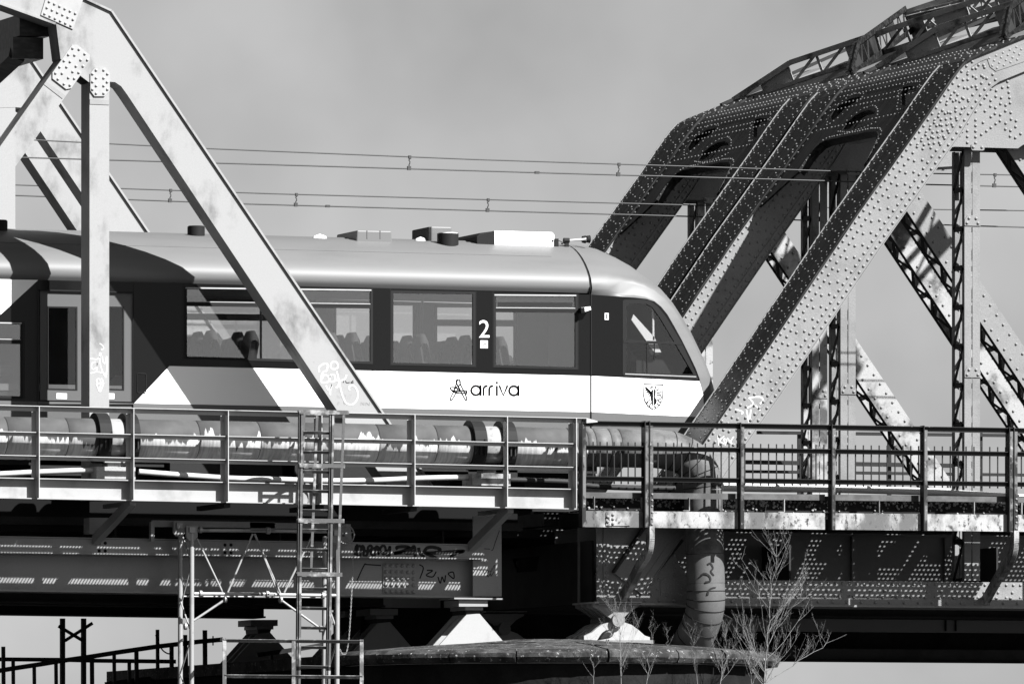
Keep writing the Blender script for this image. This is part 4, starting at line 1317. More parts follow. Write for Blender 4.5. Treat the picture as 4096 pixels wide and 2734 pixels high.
# windscreen on the front of the nose
for idx in range(len(mb.f)):
    i, j = divmod(idx, k - 1)
    if 6 <= i <= 11 and 9 <= j <= k - 11: mb.m[idx] = 1
nose = obj('nose_shell', mb, [M['silver'], M['train_dark']], train)
mb = MB()
sA = section((2352, vB(2352)), (2352, vS(2352)), True, False); sB = section(zD(674, 605), zD(642, 237), True, True)
ring = [lerp(p, q, .5) for p, q in zip(sA, sB)]
ring = ring[:len(ring) // 2 + 1]
mb.tube([p + Vector((-.0, 0, 0)) for p in ring], .011, 6)
mb.tube([at(2364, 1178, YT - .004), at(2364, 1500, YT - .004), at(2364, 1725, YT - .004)], .012, 6)
obj('joint_seal', mb, M['rubber'], train)
# white shoulder joint line along the roof
mb = MB()
pl = [Vector((p.x, p.y - .004, p.z)) for p in (section((u, vB(u)), (u, vS(u)), True, False)[6] for u in range(-400, 2340, 120))]
mb.tube(pl, .004, 4); obj('roof_seam', mb, M['train_grey'], roof)

# ---- sides
def quadpx(zf, *xy): return [zf(x, y) for x, y in xy]
W1 = quadpx(zB, (-420, 795), (172, 806), (172, 1372), (-420, 1360))
W2 = [zB(1362, 545), zC(907, 562), zC(907, 1117), zB(1362, 1078)]
W3 = quadpx(zC, (1040, 575), (1664, 584), (1664, 1138), (1040, 1124))
W4 = [zC(1797, 597), zD(574, 601), zD(574, 1158), zC(1797, 1141)]
DOOR = quadpx(zB, (288, 566), (987, 584), (987, 1394), (288, 1382))
CABO = quadpx(zD, (905, 652), (920, 642), (1060, 640), (1110, 650), (1165, 692), (1225, 768), (1340, 958), (1458, 1212), (1462, 1232), (925, 1207), (905, 1192))
CABI = quadpx(zD, (936, 690), (950, 676), (1075, 672), (1122, 695), (1180, 775), (1300, 975), (1428, 1192), (930, 1180))
topl = [(-420, vB(-420)), (600, vB(600)), (1500, vB(1500)), (2364, 1178)] + [zD(*a) for a, b in nose_z[2:13]]
dark_poly = topl + [(2798, 1523), (2364, 1502), (677.6, 1462.6), (537, 1611), (-420, 1592)]
P3 = lambda L, Y=YT: [at(u, v, Y) for u, v in L]
mirrorY = lambda L: [Vector((p.x, YF, p.z)) for p in P3(L)]
mb = MB(); mb.prism(P3(dark_poly), (0, .035, 0), holes=[P3(h) for h in (W1, W2, W3, W4, DOOR, CABO)])
sd = obj('window_band', mb, M['train_dark'], train)
mb = MB(); mb.prism([Vector((p.x, YF - .035, p.z)) for p in P3(dark_poly)], (0, .035, 0), holes=[[Vector((p.x, YF - .035, p.z)) for p in P3(h)] for h in (W1, W2, W3, W4, CABO)])
obj('far_side_wall', mb, M['inside'], train)
white_poly = [(677.6, 1463.2), (2364, 1502.6), (2798, 1523.6), zD(1500, 1345), (2818, 1668), (2364, 1647), (2160, 1643), (537.5, 1611.9)]
mb = MB(); mb.prism(P3(white_poly), (0, .035, 0)); obj('white_panel', mb, M['train_white'], train)
skirt = [(-420, 1592.6), (537, 1612.4), (2160, 1643.6), (2364, 1647.6), (2818, 1668.6), (2828, 1755), (-420, 1695)]
mb = MB(); mb.prism(P3(skirt), (0, .035, 0), holes=[P3(quadpx(zB, (290, 1412), (985, 1412), (985, 1530), (290, 1530)))]); obj('skirt', mb, M['train_grey'], train)
mb = MB(); mb.prism(P3([(-420, 1108), zB(282, 497), zB(10, 747), (-420, 1425)], YT - .003), (0, .002, 0)); obj('white_flash', mb, M['train_white'], train)
mb = MB(); mb.prism([Vector((p.x, YF - .035, p.z)) for p in P3(white_poly[:1] + white_poly[1:])], (0, .035, 0)); mb.prism([Vector((p.x, YF - .035, p.z)) for p in P3(skirt)], (0, .03, 0))
mb.prism([Vector((p.x, YF - .03, p.z)) for p in P3([(-420, 1592), (537, 1611), (677, 1463), (-420, 1440)])], (0, .02, 0))
obj('far_lower_side', mb, M['train_white'], train)
# windows: frame ring, pane, hopper bar (near side); dark surround and pane (far side)
def inset(L, d):
    c = (sum(p[0] for p in L) / len(L), sum(p[1] for p in L) / len(L))
    out = []
    for u, v in L:
        out.append((u + (d if u < c[0] else -d), v + (d if v < c[1] else -d)))
    return out
def window(L, hop, inner=None, open_=False):
    I = inner or inset(L, 10)
    mb = MB(); mb.prism(P3(L, YT - .006), (0, .05, 0), holes=[P3(I, YT - .006)])
    w = obj('window', mb, M['rubber'], train)
    mb = MB(); mb.prism(P3(I, YT + .012), (0, .006, 0)); obj('pane', mb, M['glass'] if inner is None else M['glass_dark'], w)
    if hop:
        (u0, v0), (u1, v1) = I[0], I[1]
        mb = MB(); mb.prism(P3([(u0, v0 + hop), (u1, v1 + hop), (u1, v1 + hop + 16), (u0, v0 + hop + 16)], YT - .008), (0, .03, 0)); obj('hopper_bar', mb, M['rubber'], w)
        mb = MB(); mb.prism(P3([(u0 - 6, v0 - 7), (u1 + 4, v1 - 7), (u1 + 4, v1 - 2), (u0 - 6, v0 - 2)], YT - .014), (0, .006, 0)); obj('rain_strip', mb, M['rail_grey'], w)
        mb = MB(); mb.prism(P3([(u0, v0 + hop - 3), (u1, v1 + hop - 3), (u1, v1 + hop), (u0, v0 + hop)], YT - .014), (0, .006, 0)); obj('hopper_edge', mb, M['rail_grey'], w)
    return w
def farwin(L, hop):
    I = inset(L, 12)
    mb = MB(); mb.prism([Vector((p.x, YF - .05, p.z)) for p in P3(L)], (0, .05, 0), holes=[[Vector((p.x, YF - .05, p.z)) for p in P3(I)]])
    w = obj('window', mb, M['rubber'], train)
    mb = MB(); mb.prism([Vector((p.x, YF - .02, p.z)) for p in P3(I)], (0, .006, 0)); obj('pane', mb, M['glass'], w)
    if hop:
        (u0, v0), (u1, v1) = I[0], I[1]
        mb = MB(); mb.prism([Vector((p.x, YF - .06, p.z)) for p in P3([(u0, v0 + hop), (u1, v1 + hop), (u1, v1 + hop + 26), (u0, v0 + hop + 26)])], (0, .03, 0)); obj('hopper_bar', mb, M['rubber'], w)
window(W1, 62); window(W2, 52); window(W3, 0)
w4 = window(W4, 48)
I4 = inset(W4, 10)
mb = MB(); mb.prism(P3([I4[0], I4[1], (I4[1][0], I4[1][1] + 46), (I4[0][0], I4[0][1] + 46)], YT + .03), (0, .02, 0)); obj('hopper_dark_panel', mb, M['black'], w4)  # black panel painted in for the dark of the open pane
mb = MB(); mb.prism(P3([(I4[0][0] + 8, I4[0][1] + 24), (I4[1][0] - 8, I4[1][1] + 24), (I4[1][0] - 14, I4[1][1] + 40), (I4[0][0] + 8, I4[0][1] + 42)], YT + .01), (0, .01, 0)); obj('hopper_flap', mb, M['under'], w4)
farwin(W1, 50); farwin(W2, 50); farwin(W3, 0); farwin(W4, 50)
cw = window(CABO, 0, CABI)
mb = MB(); mb.prism(P3([zD(912, 940), zD(1338, 953), zD(1348, 974), zD(912, 960)], YT - .010), (0, .03, 0)); obj('window_rail', mb, M['rubber'], cw)
mb = MB(); mb.prism(P3([zD(924, 1186), zD(1448, 1207), zD(1449, 1213), zD(924, 1192)], YT - .012), (0, .006, 0)); obj('window_sill', mb, M['rail_grey'], cw)
for xx in (1083, 1138):
    mb = MB(); mb.prism(P3([zD(xx, 958), zD(xx + 9, 958), zD(xx + 9, 1185), zD(xx, 1185)] if xx == 1083 else [zD(xx, 960), zD(xx + 6, 960), zD(xx + 6, 1090), zD(xx, 1090)], YT + .004), (0, .02, 0)); obj('window_bar', mb, M['rubber'], cw)
mb = MB(); mb.prism(P3(quadpx(zD, (970, 790), (985, 750), (1140, 920), (1190, 1030), (1140, 1030)), YT + .06), (0, .03, 0)); obj('cab_light_diagonal', mb, M['train_white'], train)  # white shape added for the bright lit diagonal behind the cab glass
mb = MB(); mb.prism(P3(quadpx(zD, (1125, 690), (1137, 690), (1140, 940), (1128, 940)), YT + .06), (0, .03, 0)); obj('cab_pole', mb, M['train_white'], train)
# panel joints in the band
mb = MB()
for zf, x, ya, yb in ((zC, 1037, 560, 1128), (zC, 1667, 575, 1140), (zC, 1793, 580, 1143), (zD, 577, 596, 1160), (zB, 983, 510, 1390), (zB, 1352, 520, 1090), (zB, 275, 500, 1415), (zB, 180, 800, 1372)):
    p, q = at(*zf(x, ya), YT - .002), at(*zf(x, yb), YT - .002)
    mb.box((p.x - .004, YT - .0025, q.z), (p.x + .004, YT - .0005, p.z))
p, q = at(*zC(905, 1162), YT), at(*zC(905, 1370), YT); mb.box((p.x - .004, YT - .0025, q.z), (p.x + .004, YT - .0005, p.z))
obj('panel_joints', mb, M['rubber'], train, kind='stuff')
# doors
for xa, xb, wa, wb in ((296, 655, 348, 572), (661, 980, 735, 917)):
    L = quadpx(zB, (xa, 572), (xb, 580), (xb, 1640), (xa, 1640)); Wn = quadpx(zB, (wa, 690), (wb, 694), (wb, 1312), (wa, 1306))
    mb = MB(); mb.prism(P3(L, YT + .03), (0, .03, 0), holes=[P3(Wn, YT + .03)]); d_ = obj('door', mb, M['door_grey'], train)
    mb = MB(); mb.prism(P3(Wn, YT + .026), (0, .01, 0), holes=[P3(inset(Wn, 6), YT + .026)]); obj('door_seal', mb, M['rubber'], d_)
    mb = MB(); mb.prism(P3(inset(Wn, 6), YT + .036), (0, .006, 0)); obj('pane', mb, M['glass_dark'], d_)
mb = MB(); mb.prism(P3(quadpx(zB, (288, 566), (987, 584), (987, 594), (288, 576)), YT - .01), (0, .03, 0)); obj('door_rain_strip', mb, M['rubber'], train)
for x0_, x1_ in ((417, 494), (768, 844)):
    mb = MB(); mb.prism(P3(quadpx(zB, (x0_, 1331), (x1_, 1333), (x1_, 1374), (x0_, 1372)), YT + .028), (0, .0015, 0)); s_ = obj('door_sticker', mb, M['white'], train)
    mb = MB()
    for yy, w_ in ((1346, 34), (1356, 44), (1362, 50)):
        p, q = at(*zB((x0_ + x1_) / 2 - w_ / 2, yy), YT + .0265), at(*zB((x0_ + x1_) / 2 + w_ / 2, yy + (5 if yy == 1346 else 2)), YT + .0265)
        mb.box((p.x, YT + .0265, q.z), (q.x, YT + .0275, p.z))
    obj('sticker_print', mb, M['black'], s_, kind='stuff')
# hatch left of the white panel
mb = MB()
pl = P3(quadpx(zB, (1012, 1190), (1018, 1186), (1074, 1188), (1078, 1194), (1078, 1324), (1072, 1330), (1018, 1328), (1012, 1322)), YT - .004)
mb.tube(pl, .006, 6, closed=True); obj('hatch_rim', mb, M['rubber'], train)
mb = MB(); pl = P3(quadpx(zC, (832, 1232), (892, 1233), (892, 1395), (832, 1394)), YT - .0015); mb.tube(pl, .004, 6, closed=True); obj('fuel_flap_rim', mb, M['rail_grey'], train)
# rear-view camera
mb = MB(); q = P3(quadpx(zD, (602, 700), (668, 692), (672, 716), (606, 738)), YT - .13); mb.hexa(q, (0, .13, 0)); vc = obj('rear_view_camera', mb, M['train_white'], train)
mb = MB(); q = P3(quadpx(zD, (597, 702), (625, 698), (628, 738), (600, 741)), YT - .135); mb.hexa(q, (0, .10, 0)); obj('lens_hood', mb, M['black'], vc)

# ---- print on the side
def text_on(name, body, zf, x0, y0, x1, y1, Y, m, parent, slope=0.):
    cu = bpy.data.curves.new('txt', 'FONT'); cu.body = body; cu.size = 1
    to = bpy.data.objects.new('txt', cu); COL.objects.link(to)
    dg = bpy.context.evaluated_depsgraph_get()
    me = bpy.data.meshes.new_from_object(to.evaluated_get(dg))
    bpy.data.objects.remove(to, do_unlink=True)
    xs = [v.co.x for v in me.vertices]; ys = [v.co.y for v in me.vertices]
    ax, bx, ay, by = min(xs), max(xs), min(ys), max(ys)
    mb = MB()
    vs_ = []
    for v in me.vertices:
        fx, fy_ = (v.co.x - ax) / (bx - ax), (v.co.y - ay) / (by - ay)
        vs_.append(at(*zf(lerp(x0, x1, fx), lerp(y1, y0, fy_) + slope * fx), Y))
    mb.add(vs_, [tuple(p.vertices) for p in me.polygons])
    bpy.data.meshes.remove(me)
    return obj(name, mb, m, parent)
SN = (0, -1, 0)
YP = YT - .0025
text_on('class_number', '2', zC, 1691, 793, 1767, 921, YP, M['white'], train)
mb = MB(); mb.prism(P3(quadpx(zC, (1700, 942), (1755, 943), (1755, 1000), (1700, 999)), YP), (0, .002, 0)); st_ = obj('no_smoking_sticker', mb, M['white'], train)
mb = MB()
mb.ribbon(P3(quadpx(zC, (1708, 992), (1748, 952)), YP), .006, SN); mb.ribbon(P3(quadpx(zC, (1712, 971), (1746, 971)), YP), .012, SN)
obj('sticker_print', mb, M['black'], st_)
mb = MB(); mb.prism(P3(quadpx(zD, (773, 740), (802, 741), (802, 791), (773, 790)), YP), (0, .002, 0)); st_ = obj('end_number_plate', mb, M['white'], train)
text_on('end_number', '1', zD, 784, 748, 793, 784, YP - .002, M['black'], st_)
# word mark in thin round letters
mb = MB()
def arc(cx, cy, r, a0, a1, n=18): return [(cx + r * math.cos(R(lerp(a0, a1, i / n))), cy - r * math.sin(R(lerp(a0, a1, i / n)))) for i in range(n + 1)]
sw = .034
def stroke(L, w=sw, b=mb): b.ribbon(P3(quadpx(zC, *L), YP), w, SN, .0005)
stroke(arc(1667, 1311, 34, 0, 360, 28)); stroke([(1702, 1272), (1702, 1351)])
for x in (1724, 1766): stroke([(x, 1350), (x, 1300)] + arc(x + 24, 1302, 24, 180, 75, 10))
stroke([(1822, 1276), (1822, 1351)]); mb.ribbon(P3(arc_ := quadpx(zC, (1814, 1254), (1830, 1254)), YP), .034, SN, .0005)
stroke([(1840, 1274), (1870, 1349), (1901, 1274)])
stroke(arc(1947, 1313, 34, 0, 360, 28)); stroke([(1982, 1274), (1982, 1353)])
wm_ = obj('word_mark', mb, M['black'], train)
# knotted emblem beside it
mb = MB()
loops = ([(1478, 1370), (1500, 1325), (1520, 1270), (1530, 1240), (1535, 1230)], [(1492, 1378), (1515, 1340), (1540, 1285), (1552, 1255), (1548, 1235), (1535, 1230)],
         [(1535, 1230), (1522, 1238), (1528, 1262), (1548, 1300), (1570, 1345), (1588, 1378)], [(1548, 1235), (1552, 1262), (1575, 1310), (1592, 1345), (1600, 1372)],
         [(1592, 1345), (1602, 1322), (1585, 1312), (1545, 1318), (1505, 1314), (1480, 1302), (1478, 1292), (1500, 1288), (1530, 1296)], [(1600, 1322), (1570, 1332), (1520, 1328), (1488, 1312)],
         [(1478, 1370), (1480, 1382), (1492, 1378)], [(1588, 1378), (1597, 1384), (1600, 1372)], [(1508, 1318), (1512, 1300), (1530, 1280)], [(1545, 1318), (1540, 1300)])
for L in loops: mb.ribbon([p for p in smooth_path([Vector((x, y, 0)) for x, y in L], 4)] and [at(*zC(p.x, p.y), YP) for p in smooth_path([Vector((x, y, 0)) for x, y in L], 4)], .019, SN, .0005)
obj('emblem', mb, M['black'], train)
# coat of arms with two lines of print
text_on('crest_text', 'WOJEWÓDZTWO', zD, 1065, 1238, 1200, 1255, YP, M['black'], train, 1.5)
text_on('crest_text', 'KUJAWSKO-POMORSKIE', zD, 1034, 1464, 1234, 1482, YP, M['black'], train, 3)
mb = MB()
sh = [(1062, 1263), (1203, 1268), (1202, 1350), (1196, 1385), (1175, 1425), (1132, 1452), (1092, 1425), (1068, 1385), (1061, 1350)]
mb.tube(P3(quadpx(zD, *sh), YP), .008, 4, closed=True)
cr = obj('shield_outline', mb, M['black'], train)
mb = MB()
rz = lambda L, w: mb.ribbon([at(*zD(p.x, p.y), YP) for p in smooth_path([Vector((x, y, 0)) for x, y in L], 3)], w, SN, .0004)
for i in range(7):                              # eagle wing and body
    a = R(168 - 16 * i + 8)
    tipx, tipy = 1115 - 46 * math.cos(R(-20 + 19 * i)), 1325 - 44 * math.sin(R(75 - 24 * i))
    rz([(1120, 1335), ((1120 + tipx) / 2 - 2, (1335 + tipy) / 2 - 6), (tipx, tipy)], [.024] * 3 + [.017] * 3 + [.005])
mb.prism(P3(quadpx(zD, (1118, 1312), (1131, 1300), (1131, 1428), (1124, 1420), (1114, 1380), (1110, 1350)), YP), (0, .001, 0))
rz([(1122, 1300), (1112, 1292), (1118, 1284), (1131, 1290)], .016)
rz([(1110, 1375), (1090, 1395), (1085, 1410)], .014); rz([(1090, 1395), (1080, 1390)], .01); rz([(1092, 1394), (1096, 1408)], .01); rz([(1122, 1400), (1105, 1420), (1110, 1428)], .018)
mb.prism(P3(quadpx(zD, (1135, 1300), (1146, 1306), (1150, 1325), (1144, 1360), (1158, 1385), (1154, 1408), (1144, 1416), (1135, 1430)), YP), (0, .001, 0))
for L in ([(1150, 1312), (1168, 1305), (1178, 1294)], [(1155, 1330), (1178, 1328), (1194, 1318)], [(1155, 1345), (1178, 1345), (1190, 1336)], [(1160, 1380), (1178, 1395), (1192, 1398)], [(1158, 1405), (1172, 1420), (1186, 1420)], [(1165, 1380), (1186, 1372), (1190, 1355), (1182, 1348)], [(1138, 1425), (1145, 1436), (1152, 1432)], [(1140, 1290), (1150, 1284), (1145, 1298)]):
    rz(L, .016)
obj('crest_figure', mb, M['black'], train)

# ---- interior
zfl = at(1500, 1560, YT).z
XA, XB = at(-420, 1500, YT).x, at(2700, 1500, YT).x
mb = MB(); mb.box((XA, YT + .04, zfl - .1), (XB, YF - .04, zfl)); mb.box((XA, YT + .05, at(1500, 1150, YT).z), (at(2355, 1500, YT).x, YF - .05, at(1500, 1146, YT).z))
obj('floor_and_ceiling', mb, M['inside'], train)
mb = MB(); xx = at(2368, 1500, YT).x; mb.box((xx, YT + .04, zfl), (xx + .04, YT + 2.0, zfl + 1.55)); obj('cab_bulkhead', mb, M['inside'], train)
mb = MB(); xx = at(2560, 1500, YT).x
mb.box((xx, YT + .2, zfl), (xx + .9, YF - .2, zfl + .55)); mb.box((xx + .2, YT + .2, zfl + .55), (xx + .75, YF - .3, zfl + .72)); obj('driver_desk', mb, M['seat'], train)
mb = MB(); zc_ = at(*zD(1100, 1000), YT + .4).z; mb.prism([Vector((p.x, YT + .45, p.z)) for p in (at(*zD(x, y), YT + .45) for x, y in ((880, 1000), (1010, 1040), (1160, 1035), (1205, 985), (1420, 1060), (1520, 1260), (880, 1260)))], (0, 1.9, 0)); obj('cab_console', mb, M['black'], train)
def seat_mesh():
    b = MB()
    prof = [(0, .0), (.02, .45), (-.03, .8), (-.06, .98), (-.10, 1.06), (-.16, 1.06), (-.20, .98), (-.17, .8), (-.12, .45), (-.13, 0)]
    W = .42
    vs_, fs_ = [], []
    rows = ((-.5, .86), (-.46, .95), (-.3, 1.), (0, 1.0), (.3, 1.), (.46, .95), (.5, .86))
    for w, sc in rows:
        for x, z in prof: vs_.append(Vector((x, w * W, z * sc)))
    k = len(prof)
    for i in range(len(rows) - 1):
        for j in range(k): fs_.append((i*k+j, i*k+(j+1) % k, (i+1)*k+(j+1) % k, (i+1)*k+j))
    fs_.append(tuple(range(k))); fs_.append(tuple(range((len(rows)-1)*k, len(rows)*k))[::-1])
    b.add(vs_, fs_, 0, True)
    b.box((.02, -W/2, .30), (.48, W/2, .44))
    me = bpy.data.meshes.new('seat'); me.from_pydata([tuple(p) for p in b.v], [], b.f); me.materials.append(M['seat'])
    me.polygons.foreach_set('use_smooth', b.sm); me.update(); return me
ME_SEAT = seat_mesh()
zs = at(1500, 1462, YT).z - .55
for u, side, fl in ((905, 0, 1), (955, 1, 1), (1000, 0, 0), (1075, 1, 0), (1385, 0, 1), (1440, 1, 1), (1470, 0, 1), (1600, 0, 1), (1700, 1, 1), (1745, 0, 1), (1790, 1, 1), (1860, 0, 0), (1905, 1, 0), (1990, 1, 1), (2060, 0, 1), (-60, 0, 1), (40, 1, 0)):
    for j in range(2):
        y = (YT + .38 + .46 * j) if side == 0 else (YF - .38 - .46 * j)
        p = at(u, 1460, YT)
        Mx = Matrix.Translation((p.x - .06 * j, y, zs + random.uniform(-.01, .01))) @ Matrix.Rotation(0 if fl else math.pi, 4, 'Z')
        inst('seat', ME_SEAT, train, Mx)
mb = MB()
for u in (1130, 1310, 1780, 2050):
    p = at(u, 1400, YT); mb.tube([(p.x, YC - .35, zfl), (p.x, YC - .35, zfl + 2.0)], .018, 8)
obj('grab_poles', mb, M['inside'], train, kind='stuff')
mb = MB(); p = at(2175, 1460, YT + .6); b_ = MB()
for i in range(7):
    pass
mb.tube(smooth_path([at(*zC(x, y), YT + .35) for x, y in ((1862, 1120), (1862, 1060), (1868, 1035), (1880, 1032))], 3), [.12, .15, .16, .155, .15, .14, .13, .1, .07, .03][:10], 10)
obj('backpack_on_seat', mb, M['seat'], train)

# ---- roof equipment
def rtop(u, Y): return section((u, vB(u)), (u, vS(u)), True, False)[14].z
def rbox(name, zf, x0, x1, y0, y1, Y, w, m, taper=0.):
    """box standing on the roof: outline x0..x1, top y0, base y1 in zoom pixels"""
    mb = MB()
    q = [at(*zf(x0 + taper, y0), Y), at(*zf(x1 - taper, y0 + (x1 - x0) * .02), Y), at(*zf(x1, y1 + 6), Y), at(*zf(x0, y1), Y)]
    q[2].z -= .25; q[3].z -= .25
    mb.hexa(q, (0, w, 0)); return obj(name, mb, m, train, bevel=.02)
YG = YT + .85
rbox('roof_vent', zC, 780, 1055, 130, 190, YG, 1.0, M['silver'], 10)
for x in (865, 962):
    mb = MB(); p, q = at(*zC(x, 133), YG - .006), at(*zC(x, 192), YG - .006); mb.box((p.x - .006, YG - .006, q.z), (p.x + .006, YG + .01, p.z)); obj('vent_rib', mb, M['train_grey'], train)
rbox('exhaust_box', zC, 1335, 1490, 102, 195, YG + .3, .7, M['silver'])
rbox('exhaust_flange', zC, 1316, 1336, 104, 200, YG + .25, .8, M['dark_steel'])
def puck(zf, x0, x1, y0, y1, Y, m1, m2):
    c0, c1 = at(*zf((x0 + x1) / 2, y1), Y), at(*zf((x0 + x1) / 2, y0), Y)
    r = (at(*zf(x1, y0), Y).x - at(*zf(x0, y0), Y).x) / 2
    mb = MB(); mb.tube([c0 + Vector((0, 0, -.15)), c1], r, 28); o = obj('antenna_puck', mb, m1, train)
    mb = MB(); mb.tube([c1 + Vector((0, 0, .001)), c1 + Vector((0, 0, .012))], r * .9, 28); obj('puck_lid', mb, m2, o)
puck(zC, 1385, 1535, 156, 206, YG, M['rubber'], M['train_white'])
puck(zA, 1240, 1350, 1497, 1540, YG + .2, M['rubber'], M['rubber'])
puck(zA, -60, 48, 1458, 1505, YG + .2, M['rubber'], M['rubber'])
for x0_, x1_, y_ in ((460, 570, 176), (1215, 1310, 195)):
    p, q = at(*zC(x0_, y_ + 8), YG + .4), at(*zC(x1_, y_ + 8), YG + .4); r = (q.x - p.x) / 2
    mb = MB(); mb.dome((p + q) / 2 + Vector((0, 0, -.03)), (0, 0, 1), r, .085, 16); obj('roof_dome', mb, M['train_white'], train)
ac = [zC(1805, 133), zC(1795, 220)]
mb = MB()
q = [at(*zC(1805, 134), YG), at(*zD(385, 146), YG), at(*zD(400, 160), YG), at(*zD(400, 236), YG), at(*zC(1808, 222), YG)]
q[3].z -= .2; q[4].z -= .2
mb.prism(q, (0, 1.1, 0)); aco = obj('air_conditioner', mb, M['train_white'], train, bevel=.015)
mb = MB()
q = [at(*zC(1806, 136), YG + .002), at(*zC(1700, 150), YG + .02), at(*zC(1676, 175), YG + .02), at(*zC(1676, 214), YG + .02), at(*zC(1809, 222), YG + .002)]
q[3].z -= .2; q[4].z -= .2
mb.prism(q, (0, 1.05, 0)); obj('grille_end', mb, M['rubber'], aco)
mb = MB(); p = at(*zD(388, 210), YG); mb.tube([p + Vector((0, -.004, 0)), p + Vector((0, .01, 0))], .016, 10); obj('unit_bolt', mb, M['black'], aco)
for dy, sc in ((0., 1.), (.28, .8)):
    b0, b1 = at(*zD(492, 206), YG + dy), at(*zD(648, 196), YG + dy)
    b1 = lerp(b0, b1, sc)
    mb = MB(); mb.tube([b0, lerp(b0, b1, .12), lerp(b0, b1, .15), lerp(b0, b1, .85), lerp(b0, b1, .95), b1], [.032, .032, .013, .02, .032, .055], 14); hn = obj('horn', mb, M['conduit'], train)
    mb = MB(); mb.tube([b1 + Vector((-.02, 0, 0)), b1 + Vector((.03, 0, 0))], [.052, .062], 16); obj('horn_bell', mb, M['rubber'], hn)
    mb = MB(); mb.tube([b0 + Vector((-.05, 0, 0)), b0 + Vector((.04, 0, 0))], .04, 12); mb.box((b0.x - .03, b0.y - .02, b0.z - .2), (b0.x + .03, b0.y + .02, b0.z)); obj('horn_foot', mb, M['rubber'], hn)
mb = MB(); p = at(*zD(416, 212), YG); mb.box((p.x - .03, YG - .02, p.z - .15), (p.x + .03, YG + .03, p.z + .04)); mb.tube(smooth_path([at(*zD(x, y), YG) for x, y in ((425, 205), (450, 214), (475, 228))], 3), .006, 5); obj('cable_gland', mb, M['rubber'], train)

# ---- underframe and bogies
mb = MB(); mb.box((XA, YT + .06, ZR + .78), (XB - .6, YF - .06, zfl - .11)); obj('underframe', mb, M['under'], train)
for u in (250, 2000):
    xx = at(u, 1900, YT).x
    mb = MB(); mb.box((xx - 1.7, YC - 1.1, ZR + .45), (xx + 1.7, YC - .9, ZR + .7)); mb.box((xx - 1.7, YC + .9, ZR + .45), (xx + 1.7, YC + 1.1, ZR + .7)); mb.box((xx - .4, YC - 1.1, ZR + .3), (xx + .4, YC + 1.1, ZR + .75)); bg = obj('bogie', mb, M['under'], train)
    for dx in (-1.0, 1.0):
        for sy in (-1, 1):
            mb = MB(); mb.tube([(xx + dx, YC + sy * .69, ZR + .42), (xx + dx, YC + sy * .82, ZR + .42)], .42, 28, smooth=False); obj('wheel', mb, M['under'], bg)
for u0_, u1_ in ((700, 1150), (1200, 1600)):
    mb = MB(); mb.box((at(u0_, 1900, YT).x, YT + .25, ZR + .3), (at(u1_, 1900, YT).x, YF - .25, ZR + .77)); obj('equipment_case', mb, M['under'], train)

# ------------------------------------------------------------------ caged ladder
YLD = 129.6
lad = thing('ladder', (at(1270, 2734, YLD).x, YLD, 4.4), 'tall steel ladder with safety cage hooked over the left walkway rail', 'ladder')
def pxline(mb, zf, a, b, Y, w, t, Y2=None):
    p, q = at(*zf(*a), Y), at(*zf(*b), Y if Y2 is None else Y2)
    mb.beam(p, q, t, w, side=(0, 1, 0))
for (xa, ya, xb, yb) in ((424, 95, 400, 2420), (688, 112, 655, 2420)):
    mb = MB()
    p, q = at(*zF(xa, ya), YLD), at(*zF(xb, yb), YLD)
    mb.beam(p, q, .07, .028, side=(0, 1, 0)); mb.beam(p + Vector((.02, -.03, 0)), q + Vector((.02, -.03, 0)), .01, .055, side=(0, 1, 0))
    obj('stile', mb, M['ladder_steel'], lad)
for j in range(13):
    y = 262 + 166.5 * j
    f = y / 2420
    xl_, xr_ = lerp(424, 400, f), lerp(688, 655, f)
    mb = MB(); a, b = at(*zF(xl_ + 4, y), YLD), at(*zF(xr_ - 4, y + 4), YLD)
    mb.hexa([a + Vector((0, -.02, 0)), b + Vector((0, -.02, 0)), b + Vector((0, -.02, -.008)), a + Vector((0, -.02, -.008))], (0, .05, 0))
    mb.hexa([a + Vector((0, .02, -.045)), b + Vector((0, .02, -.045)), b + Vector((0, .02, -.008)), a + Vector((0, .02, -.008))], (0, .008, 0))
    obj('rung', mb, M['ladder_steel'], lad)
def hoop(zf, x0, x1, y, back=.0, front=.62):
    a, b = at(*zf(x0, y), YLD), at(*zf(x1, y + 6), YLD)
    n = 14; pl = []
    for i in range(n + 1):
        t = math.pi * i / n
        pl.append(Vector((lerp(a.x, b.x, .5 - .5 * math.cos(t)), YLD - .02 + front * math.sin(t) * .55, lerp(a.z, b.z, i / n))))
    mb = MB()
    for p, q in zip(pl, pl[1:]): mb.beam(p, q, .008, .055, side=(q - p).cross(Vector((0, 0, 1))))
    mb.hexa([a + Vector((0, -.05, -.03)), b + Vector((0, -.05, -.03)), b + Vector((0, -.05, .03)), a + Vector((0, -.05, .03))], (0, .008, 0))
    obj('cage_hoop', mb, M['ladder_steel'], lad)
hoop(zF, 412, 838, 100); hoop(zF, 415, 803, 556); hoop(zF, 402, 797, 1025); hoop(zJ, 395, 780, 521)
for xa, ya, xb, yb, yy in ((462, 100, 440, 960, .24), (575, 108, 520, 1470, .33), (803, 112, 750, 1470, .16)):
    mb = MB(); p, q = at(*zF(xa, ya), YLD + yy), at(*zF(xb, yb), YLD + yy); mb.beam(p, q, .01, .04, side=(0, 1, 0)); obj('cage_bar', mb, M['ladder_steel'], lad)

